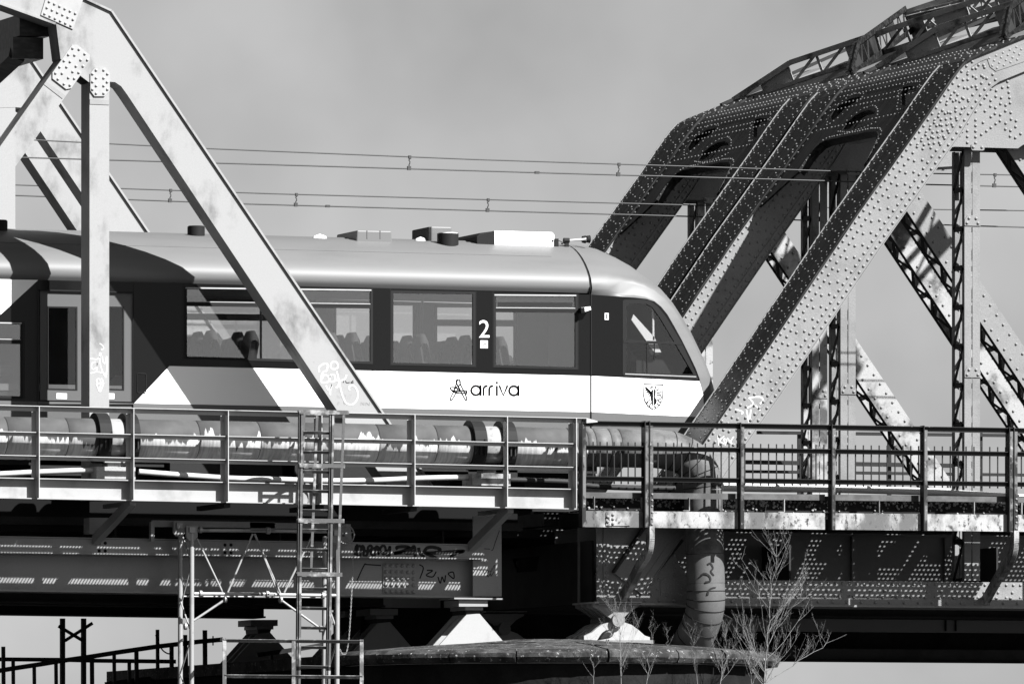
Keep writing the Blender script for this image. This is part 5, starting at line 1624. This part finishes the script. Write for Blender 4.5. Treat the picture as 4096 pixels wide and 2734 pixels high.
# ------------------------------------------------------------------ inspection gantry hung below the walkway
YGa, YGb = 130.75, 131.15
gan = thing('inspection_gantry', (at(1000, 2734, YGa).x, YGa, 4.0), 'zinc tube inspection gantry with zigzag bracing below the left span', 'gantry')
def gt(name, zf, a, b, Y, r, m='zinc', Y2=None, n=12):
    mb = MB(); mb.tube([at(*zf(*a), Y), at(*zf(*b), Y if Y2 is None else Y2)], r, n); return obj(name, mb, M[m], gan)
gt('leg', zI, (1638, 150), (1636, 1600), YGa, .036); gt('leg', zI, (1541, 170), (1540, 1600), YGb, .036)
gt('leg', zJ, (748, 190), (743, 1600), YGa, .036); gt('leg', zJ, (638, 200), (632, 1600), YGb, .036)
gt('top_tube', zI, (1690, 148), (2349, 152), YGa, .028); gt('top_tube', zJ, (0, 150), (740, 160), YGa, .028)
gt('bottom_tube', zI, (1657, 690), (2349, 694), YGa, .028); gt('bottom_tube', zJ, (0, 695), (740, 705), YGa, .028)
gt('rail_tube', zI, (1560, 712), (2349, 716), YGb, .014); gt('rail_tube', zJ, (0, 716), (640, 722), YGb, .014)
for zf, a, b in ((zI, (1682, 220), (1905, 685)), (zI, (2158, 178), (1942, 685)), (zI, (2172, 178), (2400, 700)), (zJ, (42, 180), (238, 685)), (zJ, (530, 195), (292, 680))):
    gt('zigzag_brace', zf, a, b, YGa + .02, .015)
gt('knee_brace', zI, (1655, 918), (1925, 738), YGa, .018); gt('knee_brace', zJ, (262, 742), (605, 990), YGa, .018)
for zf, a, b in ((zI, (1545, 760), (1620, 985)), (zI, (1555, 745), (1640, 420)), (zI, (1540, 1370), (1625, 1100)), (zJ, (690, 850), (745, 1010)), (zJ, (680, 600), (735, 440)), (zJ, (680, 1300), (735, 1120)), (zI, (1545, 1385), (1570, 1460)), (zI, (1560, 200), (1630, 400))):
    gt('cross_brace', zf, a, b, YGb - .05, .012, Y2=YGa + .05)
for zf, x, y in ((zI, 1712, 143), (zI, 2285, 150), (zI, 1714, 690), (zI, 2282, 694), (zJ, 160, 152), (zJ, 150, 696), (zJ, 622, 706), (zI, 1925, 738), (zJ, 262, 742), (zJ, 605, 990), (zI, 1583, 968)):
    p = at(*zf(x, y), YGa - .005); mb = MB(); mb.tube([p + Vector((-.018, 0, 0)), p + Vector((.018, 0, 0))], .052, 12); cf = obj('clamp_flange', mb, M['zinc'], gan)
for zf, x, y, Y in ((zI, 1640, 165, YGa - .03), (zI, 1530, 130, YGb - .03), (zJ, 740, 190, YGa - .03)):
    mb = MB(); pl = [at(*zf(x + dx, y + dy), Y) for dx, dy in ((-48, -55), (48, -55), (48, 40), (25, 70), (-25, 70), (-48, 40))]; mb.prism(pl, (0, .05, 0)); hp = obj('hanger_plate', mb, M['white_shade'], gan)
    mb = MB(); p = at(*zf(x, y - 20), Y); mb.box((p.x - .045, Y - .03, p.z - .04), (p.x + .045, Y - .001, p.z + .04)); obj('nut', mb, M['zinc'], hp)
# trolley beam and hand wheel
mb = MB(); q = [at(*zI(1300, 62), YGb + .1), at(*zI(2349, 80), YGb + .1), at(*zI(2349, 130), YGb + .1), at(*zI(1300, 118), YGb + .1)]; mb.hexa(q, (0, .05, 0))
q = [at(*zJ(0, 80), YGb + .1), at(*zJ(860, 95), YGb + .1), at(*zJ(870, 250), YGb + .1), at(*zJ(770, 250), YGb + .1), at(*zJ(760, 140), YGb + .1), at(*zJ(0, 130), YGb + .1)]; mb.prism(q, (0, .05, 0))
obj('trolley_beam', mb, M['white_shade'], gan)
mb = MB(); mb.box(tuple(min(a, b) for a, b in zip(at(*zI(1290, 75), YGb), at(*zI(1303, 245), YGb + .1))), tuple(max(a, b) for a, b in zip(at(*zI(1290, 75), YGb), at(*zI(1303, 245), YGb + .1)))); obj('end_stop', mb, M['white_shade'], gan)
mb = MB(); c = at(*zJ(818, 185), YGb - .05)
mb.tube([c + Vector((math.cos(t) * .13, 0, math.sin(t) * .14)) for t in [2 * math.pi * i / 28 for i in range(28)]], .012, 8, closed=True)
for i in range(5):
    t = 2 * math.pi * i / 5 + .3; mb.beam(c, c + Vector((math.cos(t) * .13, 0, math.sin(t) * .14)), .012, .016)
mb.tube([c + Vector((0, -.03, 0)), c + Vector((0, .1, 0))], .03, 10)
obj('hand_wheel', mb, M['white_shade'], gan)
# hanging chain from the hand wheel
ch = thing('hanging_chain', at(*zJ(880, 290), YGb - .1), 'thin hand chain hanging in a loop beside the gantry hand wheel', 'chain')
mb = MB()
pl = smooth_path([at(*zJ(x, y), YGb - .1) for x, y in ((880, 285), (878, 450), (870, 640), (862, 800), (850, 1000), (838, 1120), (822, 1190), (800, 1208), (780, 1190), (766, 1160))], 10)
acc = 0
for i, (p, d) in enumerate(walk(pl, .03)):
    s = Vector((0, 1, 0)) if i % 2 else Vector((1, 0, 0))
    s = (s - d * s.dot(d)).normalized()
    ring = [p + d * (.019 * math.cos(t)) + s * (.009 * math.sin(t)) for t in [2 * math.pi * k / 8 for k in range(8)]]
    mb.tube(ring, .004, 4, closed=True)
obj('chain_links', mb, M['zinc'], ch, kind='stuff')

# ------------------------------------------------------------------ platform railing at the ladder foot
plt = thing('platform_railing', (at(1170, 2734, 129.2).x, 129.2, 4.3), 'lit angle-iron railing of the platform at the ladder foot', 'railing')
YPL = 129.2
for (a, b) in (((1905, 1075), (3100, 1085)), ((1915, 1378), (3092, 1388))):
    mb = MB(); angle_rail(mb, at(*zI(*a), YPL), at(*zI(*b), YPL), .05, .04, .008); obj('rail', mb, M['ladder_steel'], plt)
for x, w in ((1916, 24), (2507, 24), (3088, 20)):
    mb = MB(); p, q = at(*zI(x, 1080), YPL - .02), at(*zI(x, 1650), YPL - .02)
    mb.beam(p, q, .01, .055, side=(0, 1, 0)); mb.beam(p + Vector((.03, .03, 0)), q + Vector((.03, .03, 0)), .05, .008, side=(0, 1, 0)); obj('post', mb, M['ladder_steel'], plt)
mb = MB(); mb.beam(at(*zI(1916, 1080), YPL), at(*zI(1895, 1080), YPL + 1.6), .05, .04); obj('rail', mb, M['ladder_steel'], plt)

# ------------------------------------------------------------------ far stair with chain posts, in shade
YSR = 141.0
sta = thing('stair_railing', (at(400, 2734, YSR).x, YSR, 3.9), 'dark stair handrails and posts low at the left, against the sky', 'railing')
def bar(zf, L, Y, w, name='rail'):
    mb = MB()
    for a, b in zip(L, L[1:]): mb.beam(at(*zf(*a), Y), at(*zf(*b), Y), .05, w)
    obj(name, mb, M['dark_steel'], sta)
bar(zI, [(-60, 1355), (120, 1325), (350, 1290), (520, 1262), (780, 1225), (1000, 1190), (1340, 1140), (1700, 1098), (1900, 1080)], YSR, .075)
bar(zI, [(-60, 1248), (500, 1252), (800, 1260), (1500, 1268)], YSR + .6, .065)
bar(zI, [(900, 1475), (1100, 1448), (1340, 1420), (1800, 1385), (1960, 1368)], YSR + .3, .12, 'stringer')
bar(zJ, [(60, 1212), (250, 1185), (420, 1160), (600, 1130), (720, 1120)], YSR, .07)
for x, y0_, w in ((112, 1250, .045), (292, 1300, .045), (478, 1270, .045), (785, 1235, .055), (975, 1205, .045), (1104, 1265, .045), (1165, 1170, .055), (1465, 1115, .055), (28, 1140, .05), (1345, 995, .045), (1582, 1040, .05), (1750, 1000, .06), (2318, 1205, .045)):
    mb = MB(); p, q = at(*zI(x, y0_), YSR + .1), at(*zI(x + 4, 1700), YSR + .1); mb.beam(p, q, .05, w * 1.1); obj('post', mb, M['dark_steel'], sta)
for x in (534, 714):
    mb = MB(); p, q = at(*zI(x, 900), YSR + .3), at(*zI(x, 1700), YSR + .3); mb.beam(p, q, .08, .07); obj('column', mb, M['dark_steel'], sta)
for a, b in (((500, 965), (700, 1085)), ((555, 1090), (790, 940))):
    mb = MB(); mb.beam(at(*zI(*a), YSR + .3), at(*zI(*b), YSR + .3), .03, .05); obj('cross_brace', mb, M['dark_steel'], sta)
for L in ([(1330, 1040), (1365, 1130), (1400, 1180), (1450, 1200), (1470, 1150)], [(1590, 1050), (1600, 1200), (1605, 1400)], [(1820, 1050), (1820, 1130)]):
    mb = MB(); mb.tube(smooth_path([at(*zI(x, y), YSR) for x, y in L], 6), .012, 5); obj('chain', mb, M['dark_steel'], sta)

# ------------------------------------------------------------------ overhead line
def wire(name, px, Y, r, label):
    t = thing(name, at(px[0][0], px[0][1], Y), label, 'wire', 'overhead line wires')
    mb = MB(); mb.tube([at(u, v, Y) for u, v in px], r, 6); obj('strand', mb, M['wire'], t); return t
def vline(px, u):
    for (a, b), (c, d) in zip(px, px[1:]):
        if a <= u <= c: return b + (d - b) * (u - a) / (c - a)
YW1, YW2 = YC, YC + 6.5
w1m = [(-200, 545), (133, 560), (824, 594), (1900, 638), (3322, 684), (3724, 694), (4300, 704)]
w1c = [(-200, 620), (88, 630), (1099, 659), (2200, 692), (3322, 724), (3707, 738), (4300, 752)]
w2m = [(-200, 731), (48, 739), (1099, 775), (2746, 820), (3775, 838), (4300, 845)]
w2c = [(-200, 773), (48, 781), (969, 815), (2738, 865), (3921, 904), (4300, 914)]
for m_, c_, Y, dr, nm in ((w1m, w1c, YW1, (1639, 2476, 3980), 'near'), (w2m, w2c, YW2, (683, 1186, 1953), 'far')):
    tm = wire('messenger_wire', m_, Y, .010, 'upper support wire over the %s track' % nm)
    tc_ = wire('contact_wire', c_, Y, .011, 'lower contact wire over the %s track' % nm)
    for u in dr:
        mb = MB()
        a, b = at(u, vline(m_, u), Y), at(u - 1, vline(c_, u), Y)
        n = 7
        mb.tube([lerp(a, b, i / n) + Vector((.012 * math.sin(i * 2.3), 0, 0)) for i in range(n + 1)], .010, 5)
        mb.box((b.x - .035, Y - .02, b.z - .02), (b.x + .02, Y + .02, b.z + .04)); mb.box((a.x - .02, Y - .02, a.z - .03), (a.x + .02, Y + .02, a.z + .02))
        obj('dropper', mb, M['wire'], tm)
    for u in ((2148,) if nm == 'near' else (1311,)):
        p = at(u, vline(c_, u), Y); mb = MB(); mb.box((p.x - .035, Y - .02, p.z - .018), (p.x + .035, Y + .02, p.z + .02)); obj('splice_clamp', mb, M['wire'], tc_)

# ------------------------------------------------------------------ bare saplings in front of the pier
def sapling(zf, base, tip, nb, spread, seed, label, Y=127.55, r0=0.0074, kids=3):
    rng = random.Random(seed)
    b, t = at(*zf(*base), Y), at(*zf(*tip), Y)
    L = (t - b).length
    root = thing('bare_sapling', b, label, 'sapling', 'bare saplings growing at the pier foot')
    tr = MB(); br = MB()
    n = 12
    pl = [lerp(b, t, i / n) + Vector((rng.gauss(0, .012) * i / 3, rng.gauss(0, .012) * i / 3, 0)) for i in range(n + 1)]
    tr.tube(pl, [r0 * (1 - .8 * i / n) for i in range(n + 1)], 6)
    obj('trunk', tr, M['bark'], root)
    def grow(p, d, ln, r, depth):
        pts_ = [p]; q = p; dd = d.normalized()
        k = 6
        for i in range(k):
            dd = (dd + Vector((rng.gauss(0, .05), rng.gauss(0, .05), .09))).normalized()
            q = q + dd * (ln / k); pts_.append(q)
        br.tube(pts_, [r * (1 - .75 * i / k) for i in range(k + 1)], 4)
        for i in range(1, k):
            if depth > 0 and rng.random() < .6:
                side = Vector((rng.gauss(0, 1), rng.gauss(0, 1), rng.gauss(.2, .5))).normalized()
                grow(pts_[i], (dd + side * .85), ln * rng.uniform(.25, .5), r * .6, depth - 1)
            elif rng.random() < .6:
                side = Vector((rng.gauss(0, 1), rng.gauss(0, 1), .6)).normalized()
                br.tube([pts_[i], pts_[i] + side * rng.uniform(.02, .06)], [r * .5, r * .25], 3)
    for j in range(nb):
        f = rng.uniform(.06, .9)
        p = pl[int(f * n)]
        a = rng.uniform(0, 2 * math.pi)
        up = rng.uniform(.5, 1.3)
        d = Vector((math.cos(a) * spread, math.sin(a) * spread * .6, up))
        grow(p, d, L * rng.uniform(.3, .62) * (1.05 - .6 * f), r0 * .55 * (1.1 - .6 * f), kids - 1 if f < .6 else max(kids - 2, 1))
    obj('twigs', br, M['bark'], root, kind='stuff')
sapling(zL, (120, 1480), (215, 160), 34, 1.0, 21, 'tallest many-branched bare sapling right of the drop pipe', r0=0.0093)
sapling(zL, (60, 1500), (780, 1040), 16, .9, 22, 'bare sapling leaning far right over the bright gap', r0=0.0074)
sapling(zK, (1035, 1480), (1012, 600), 16, .8, 23, 'bare sapling right beside the duck, reaching the rocker bearing', r0=0.0059)
sapling(zK, (800, 1480), (790, 1010), 8, .8, 24, 'thin bare sapling left of the duck at frame bottom', r0=0.0042, kids=2)
sapling(zK, (1250, 1480), (1300, 880), 10, .7, 25, 'slim bare sapling between the duck and the drop pipe', r0=0.0046, kids=2)
sapling(zK, (1880, 1490), (1935, 850), 18, .8, 26, 'bare sapling standing right in front of the drop pipe', r0=0.0059)
sapling(zK, (1690, 1480), (1600, 930), 9, .7, 27, 'slender bare sapling just left of the drop pipe elbow', r0=0.0042, kids=2)
sapling(zK, (2150, 1480), (2110, 860), 14, .8, 28, 'bare sapling between the drop pipe and the tallest sapling', r0=0.0051)
sapling(zK, (1440, 1170), (1420, 940), 6, .9, 29, 'short bare twig sapling sprouting on the pier cap', Y=129.3, r0=0.0028, kids=2)

# ------------------------------------------------------------------ duck on the pier cap
def duck():
    Y = 128.8
    o = at(*zK(905, 1165), Y)
    rr = math.hypot(o.x - PX, Y - PY)
    o.z = PZ + (.025 if rr > PR - .2 else lerp(.025, .09, (PR - .2 - rr) / (PR - 2.6))) + .012
    t = thing('duck', o, 'duck standing on the stone pier cap, dark head turned right', 'duck')
    s = .2 / 100.                                # metres per zoom pixel
    s = (at(*zK(1005, 1165), Y).x - o.x) / 100.
    P = lambda x, y, dy=0.: Vector((o.x + (x - 905) * s, Y + dy, o.z + (1165 - y) * s))
    def lof(sec, n=14, head=False):
        b = MB(); vs_, fs_ = [], []
        for (x, y, rv_, rw_) in sec:
            i = sec.index((x, y, rv_, rw_))
            a_, c_ = sec[max(i - 1, 0)], sec[min(i + 1, len(sec) - 1)]
            d = Vector((c_[0] - a_[0], 0, -(c_[1] - a_[1]))).normalized()
            up = Vector((-d.z, 0, d.x))
            for j in range(n):
                th = 2 * math.pi * j / n
                vs_.append(P(x, y) + up * math.cos(th) * rv_ * s + Vector((0, math.sin(th) * rw_ * s, 0)))
        for i in range(len(sec) - 1):
            for j in range(n): fs_.append((i*n+j, i*n+(j+1) % n, (i+1)*n+(j+1) % n, (i+1)*n+j))
        fs_.append(tuple(range(n))); fs_.append(tuple(range((len(sec)-1)*n, len(sec)*n))[::-1])
        b.add(vs_, fs_, 0, True); return b
    # tail, trunk, breast, neck, head and bill in one skin
    body = lof([(832, 1126, 2, 5), (845, 1118, 8, 14), (865, 1105, 19, 26), (890, 1090, 30, 34), (918, 1078, 36, 38), (942, 1068, 32, 33), (955, 1052, 22, 22), (961, 1038, 13, 13), (963, 1027, 12, 12), (966, 1020, 14, 13), (974, 1018, 11, 11), (982, 1020, 5, 7), (990, 1023, 3, 6), (996, 1025, 2, 4)])
    # dark head and neck, pale flank, dark back
    for idx in range(len(body.f)):
        ring = idx // 14; j = idx % 14
        if ring >= 7: body.m[idx] = 1 if ring < 11 else 2
        elif ring >= 5 or ring <= 1: body.m[idx] = 1
        elif j in (0, 1, 12, 13): body.m[idx] = 1
    md = mat('dark_feathers', .02, .5, fine=.3); mp = mat('pale_feathers', .2, .7, dirt=.13, amt=.4, scale=30, fine=.25); mbil = mat('duck_bill', .2, .5, fine=0)
    obj('body', body, [mp, md, mbil], t)
    mb = MB(); mb.prism([P(x, y, -.5 * s * 72) for x, y in ((842, 1112), (870, 1078), (905, 1062), (935, 1066), (930, 1085), (895, 1102), (862, 1114))], (0, -.012, 0)); obj('wing', mb, md, t, bevel=.004)
    for x, dy in ((902, -.05), (937, .05)):
        mb = MB(); a = P(x, 1120, dy); b2 = P(x + 2, 1162, dy)
        mb.tube([a, lerp(a, b2, .5) + Vector((-.006, 0, 0)), b2], [.011, .008, .007], 6)
        for k in (-.35, 0, .35):
            mb.tube([b2, b2 + Vector((.045 * math.cos(k), .045 * math.sin(k), -.006))], [.006, .004], 5)
        mb.prism([b2 + Vector((.002, 0, -.003)), b2 + Vector((.04, -.016, -.008)), b2 + Vector((.04, .016, -.008))], (0, 0, -.003))
        obj('leg', mb, mbil, t)
    mb = MB(); mb.dome(P(970, 1015, -12.6 * s), (0.2, -1, 0.1), .006, .004, 8); obj('eye', mb, M['black'], t)
duck()

# ------------------------------------------------------------------ graffiti (flat paint on steel)
def tag_on(parent, name, strokes, zf, Y, w, m):
    b = MB()
    for i, L in enumerate(strokes):
        b.ribbon([at(*zf(p.x, p.y), Y) for p in smooth_path([Vector((x, y, 0)) for x, y in L], 5)], w, SN, .0015 + .0004 * i)
    obj(name, b, m, parent)
yv = YL + .004
tag_on(spanA, 'white_tag', [[(668, 1075), (720, 1080), (745, 1045), (735, 1040), (740, 1120), (765, 1190), (785, 1215)], [(705, 1100), (680, 1110), (675, 1140), (690, 1155), (712, 1140), (718, 1108), (712, 1165), (700, 1170)], [(755, 1060), (760, 1100), (775, 1110), (788, 1060), (790, 1130), (780, 1215)], [(668, 1185), (720, 1175), (790, 1190)], [(720, 1225), (712, 1245), (725, 1262), (742, 1250), (735, 1228), (720, 1225)], [(735, 1240), (750, 1225), (758, 1245), (745, 1262), (735, 1300), (725, 1315)], [(710, 1262), (725, 1300), (740, 1318), (765, 1255)], [(735, 965), (760, 985), (762, 1005), (745, 1010)]], zB, yv, .014, M['spray_white'])
tag_on(spanA, 'white_tag', [[(512, 1175), (510, 1140), (545, 1115), (572, 1120), (565, 1165), (540, 1175), (525, 1215), (530, 1250), (575, 1248), (585, 1215), (548, 1195), (530, 1230)], [(600, 1110), (595, 1140), (620, 1155), (648, 1140), (640, 1105), (612, 1100), (600, 1112)], [(590, 1200), (588, 1240), (620, 1245), (628, 1205), (600, 1195), (588, 1215)], [(640, 1170), (655, 1240), (650, 1280), (632, 1290)], [(712, 1195), (700, 1225), (660, 1240), (625, 1232)], [(560, 1275), (580, 1310), (605, 1265), (592, 1310), (592, 1345)], [(735, 1310), (730, 1285), (760, 1275), (790, 1310), (792, 1370), (760, 1412), (715, 1408), (690, 1370), (668, 1300), (662, 1245)]], zC, YL, .022, M['spray_white'])
tag_on(spanA, 'black_tag', [[(690, 1242), (688, 1255)], [(705, 1240), (712, 1255), (735, 1252)], [(762, 1238), (745, 1255), (765, 1252)]], zC, YL, .014, M['spray_black'])
tag_on(spanA, 'faded_tag', [[(650, 1330), (650, 1305), (665, 1325), (668, 1302)], [(645, 1370), (648, 1345), (662, 1365), (672, 1345), (676, 1370)], [(690, 1345), (690, 1368), (705, 1365), (705, 1345), (690, 1345)], [(720, 1370), (735, 1342), (750, 1345), (735, 1370)], [(648, 1418), (648, 1398), (662, 1402), (650, 1410)], [(700, 1415), (690, 1395), (702, 1392)], [(820, 1420), (822, 1395), (840, 1418), (842, 1395)], [(855, 1420), (858, 1398), (880, 1420), (885, 1395)]], zC, YL, .008, M['spray_grey'])
ys_ = YL - .28
tag_on(spanA, 'black_tag', [[(895, 360), (905, 290), (920, 280), (915, 355), (940, 365), (955, 285), (975, 300), (970, 362), (1000, 355), (1010, 290), (1040, 285), (1035, 350), (1065, 360), (1075, 290), (1100, 300), (1095, 355), (1120, 290), (1150, 285), (1160, 340), (1130, 350), (1180, 320), (1195, 285), (1190, 360), (1160, 368)], [(930, 275), (1000, 330), (1060, 300), (1150, 345), (1200, 300)]], zJ, ys_, .040, M['spray_black'])
tag_on(spanA, 'black_tag', [[(1262, 310), (1255, 292), (1330, 288), (1360, 300), (1290, 330), (1228, 345), (1400, 330)], [(1330, 355), (1378, 305), (1405, 290), (1410, 380)], [(1350, 345), (1420, 335)], [(1440, 295), (1450, 340), (1490, 378)], [(1480, 345), (1510, 300), (1560, 292), (1615, 305), (1620, 325), (1570, 340), (1500, 342), (1560, 370), (1590, 385)], [(1570, 342), (1820, 325), (1770, 340), (1725, 365), (1705, 395)]], zJ, ys_, .050, M['spray_black'])
tag_on(spanA, 'black_tag', [[(912, 580), (975, 445), (1000, 440), (1120, 448)], [(1510, 490), (1560, 492), (1505, 530), (1560, 545), (1590, 500)], [(1605, 545), (1625, 600), (1640, 545), (1660, 590), (1670, 530)], [(1690, 515), (1735, 505), (1740, 560), (1690, 520)], [(1445, 440), (1480, 470), (1450, 560)]], zJ, YL, .020, M['spray_black'])
yend = YL - .2
tag_on(spanA, 'faded_tag', [[(1995, 490), (2000, 515), (2015, 512)], [(2020, 500), (2028, 512), (2040, 498), (2025, 490)], [(2050, 490), (2055, 505), (2068, 480), (2060, 475)], [(2075, 480), (2078, 460), (2090, 445), (2092, 470)], [(2010, 545), (2025, 530), (2035, 545), (2055, 515), (2058, 540), (2085, 500)], [(2130, 150), (2095, 250), (2075, 310), (2060, 320)], [(2000, 305), (2050, 308)]], zJ, yend, .010, M['spray_black'])
tag_on(spanC, 'white_tag', [[(40, 1030), (60, 1015), (150, 1010), (185, 1030), (180, 1060), (155, 1080)], [(55, 1035), (85, 1075), (60, 1105), (0, 1130)], [(15, 1145), (30, 1220), (42, 1270), (62, 1140)], [(110, 1100), (165, 1160), (170, 1205)], [(-120, 1135), (-60, 1150), (-20, 1170), (-40, 1190)]], zV, YRF + .012, .022, M['spray_white'])
tag_on(spanC, 'white_tag', [[(1860, 300), (1870, 385)], [(1915, 305), (1875, 345), (1920, 370), (1935, 340), (1912, 330), (1925, 385)], [(1940, 320), (1985, 375)], [(1995, 310), (1950, 380)]], zG, YRF + .012, .016, M['spray_white'])
b_ = MB()
for L in ([(1720, 440), (1745, 430), (1765, 470), (1748, 500), (1775, 535)], [(1668, 535), (1700, 515), (1738, 540), (1742, 580), (1702, 590)], [(1722, 700), (1732, 660), (1765, 640), (1810, 640)]):
    pl = []
    for p in smooth_path([Vector((x, y, 0)) for x, y in L], 5):
        u_, v_ = zK(p.x, p.y)
        q = at(u_, v_, PYY - .03 - PRAD); ax = at(2818, v_, PYY - .03)
        dx = max(-.2, min(.2, q.x - ax.x + .1))
        pl.append(Vector((ax.x + dx, ax.y - math.sqrt((PRAD + .003) ** 2 - dx * dx), q.z)))
    for p, q in zip(pl, pl[1:]): b_.beam(p, q, .004, .028, side=(0, 1, 0))
obj('black_tag', b_, M['spray_black'], pipe)
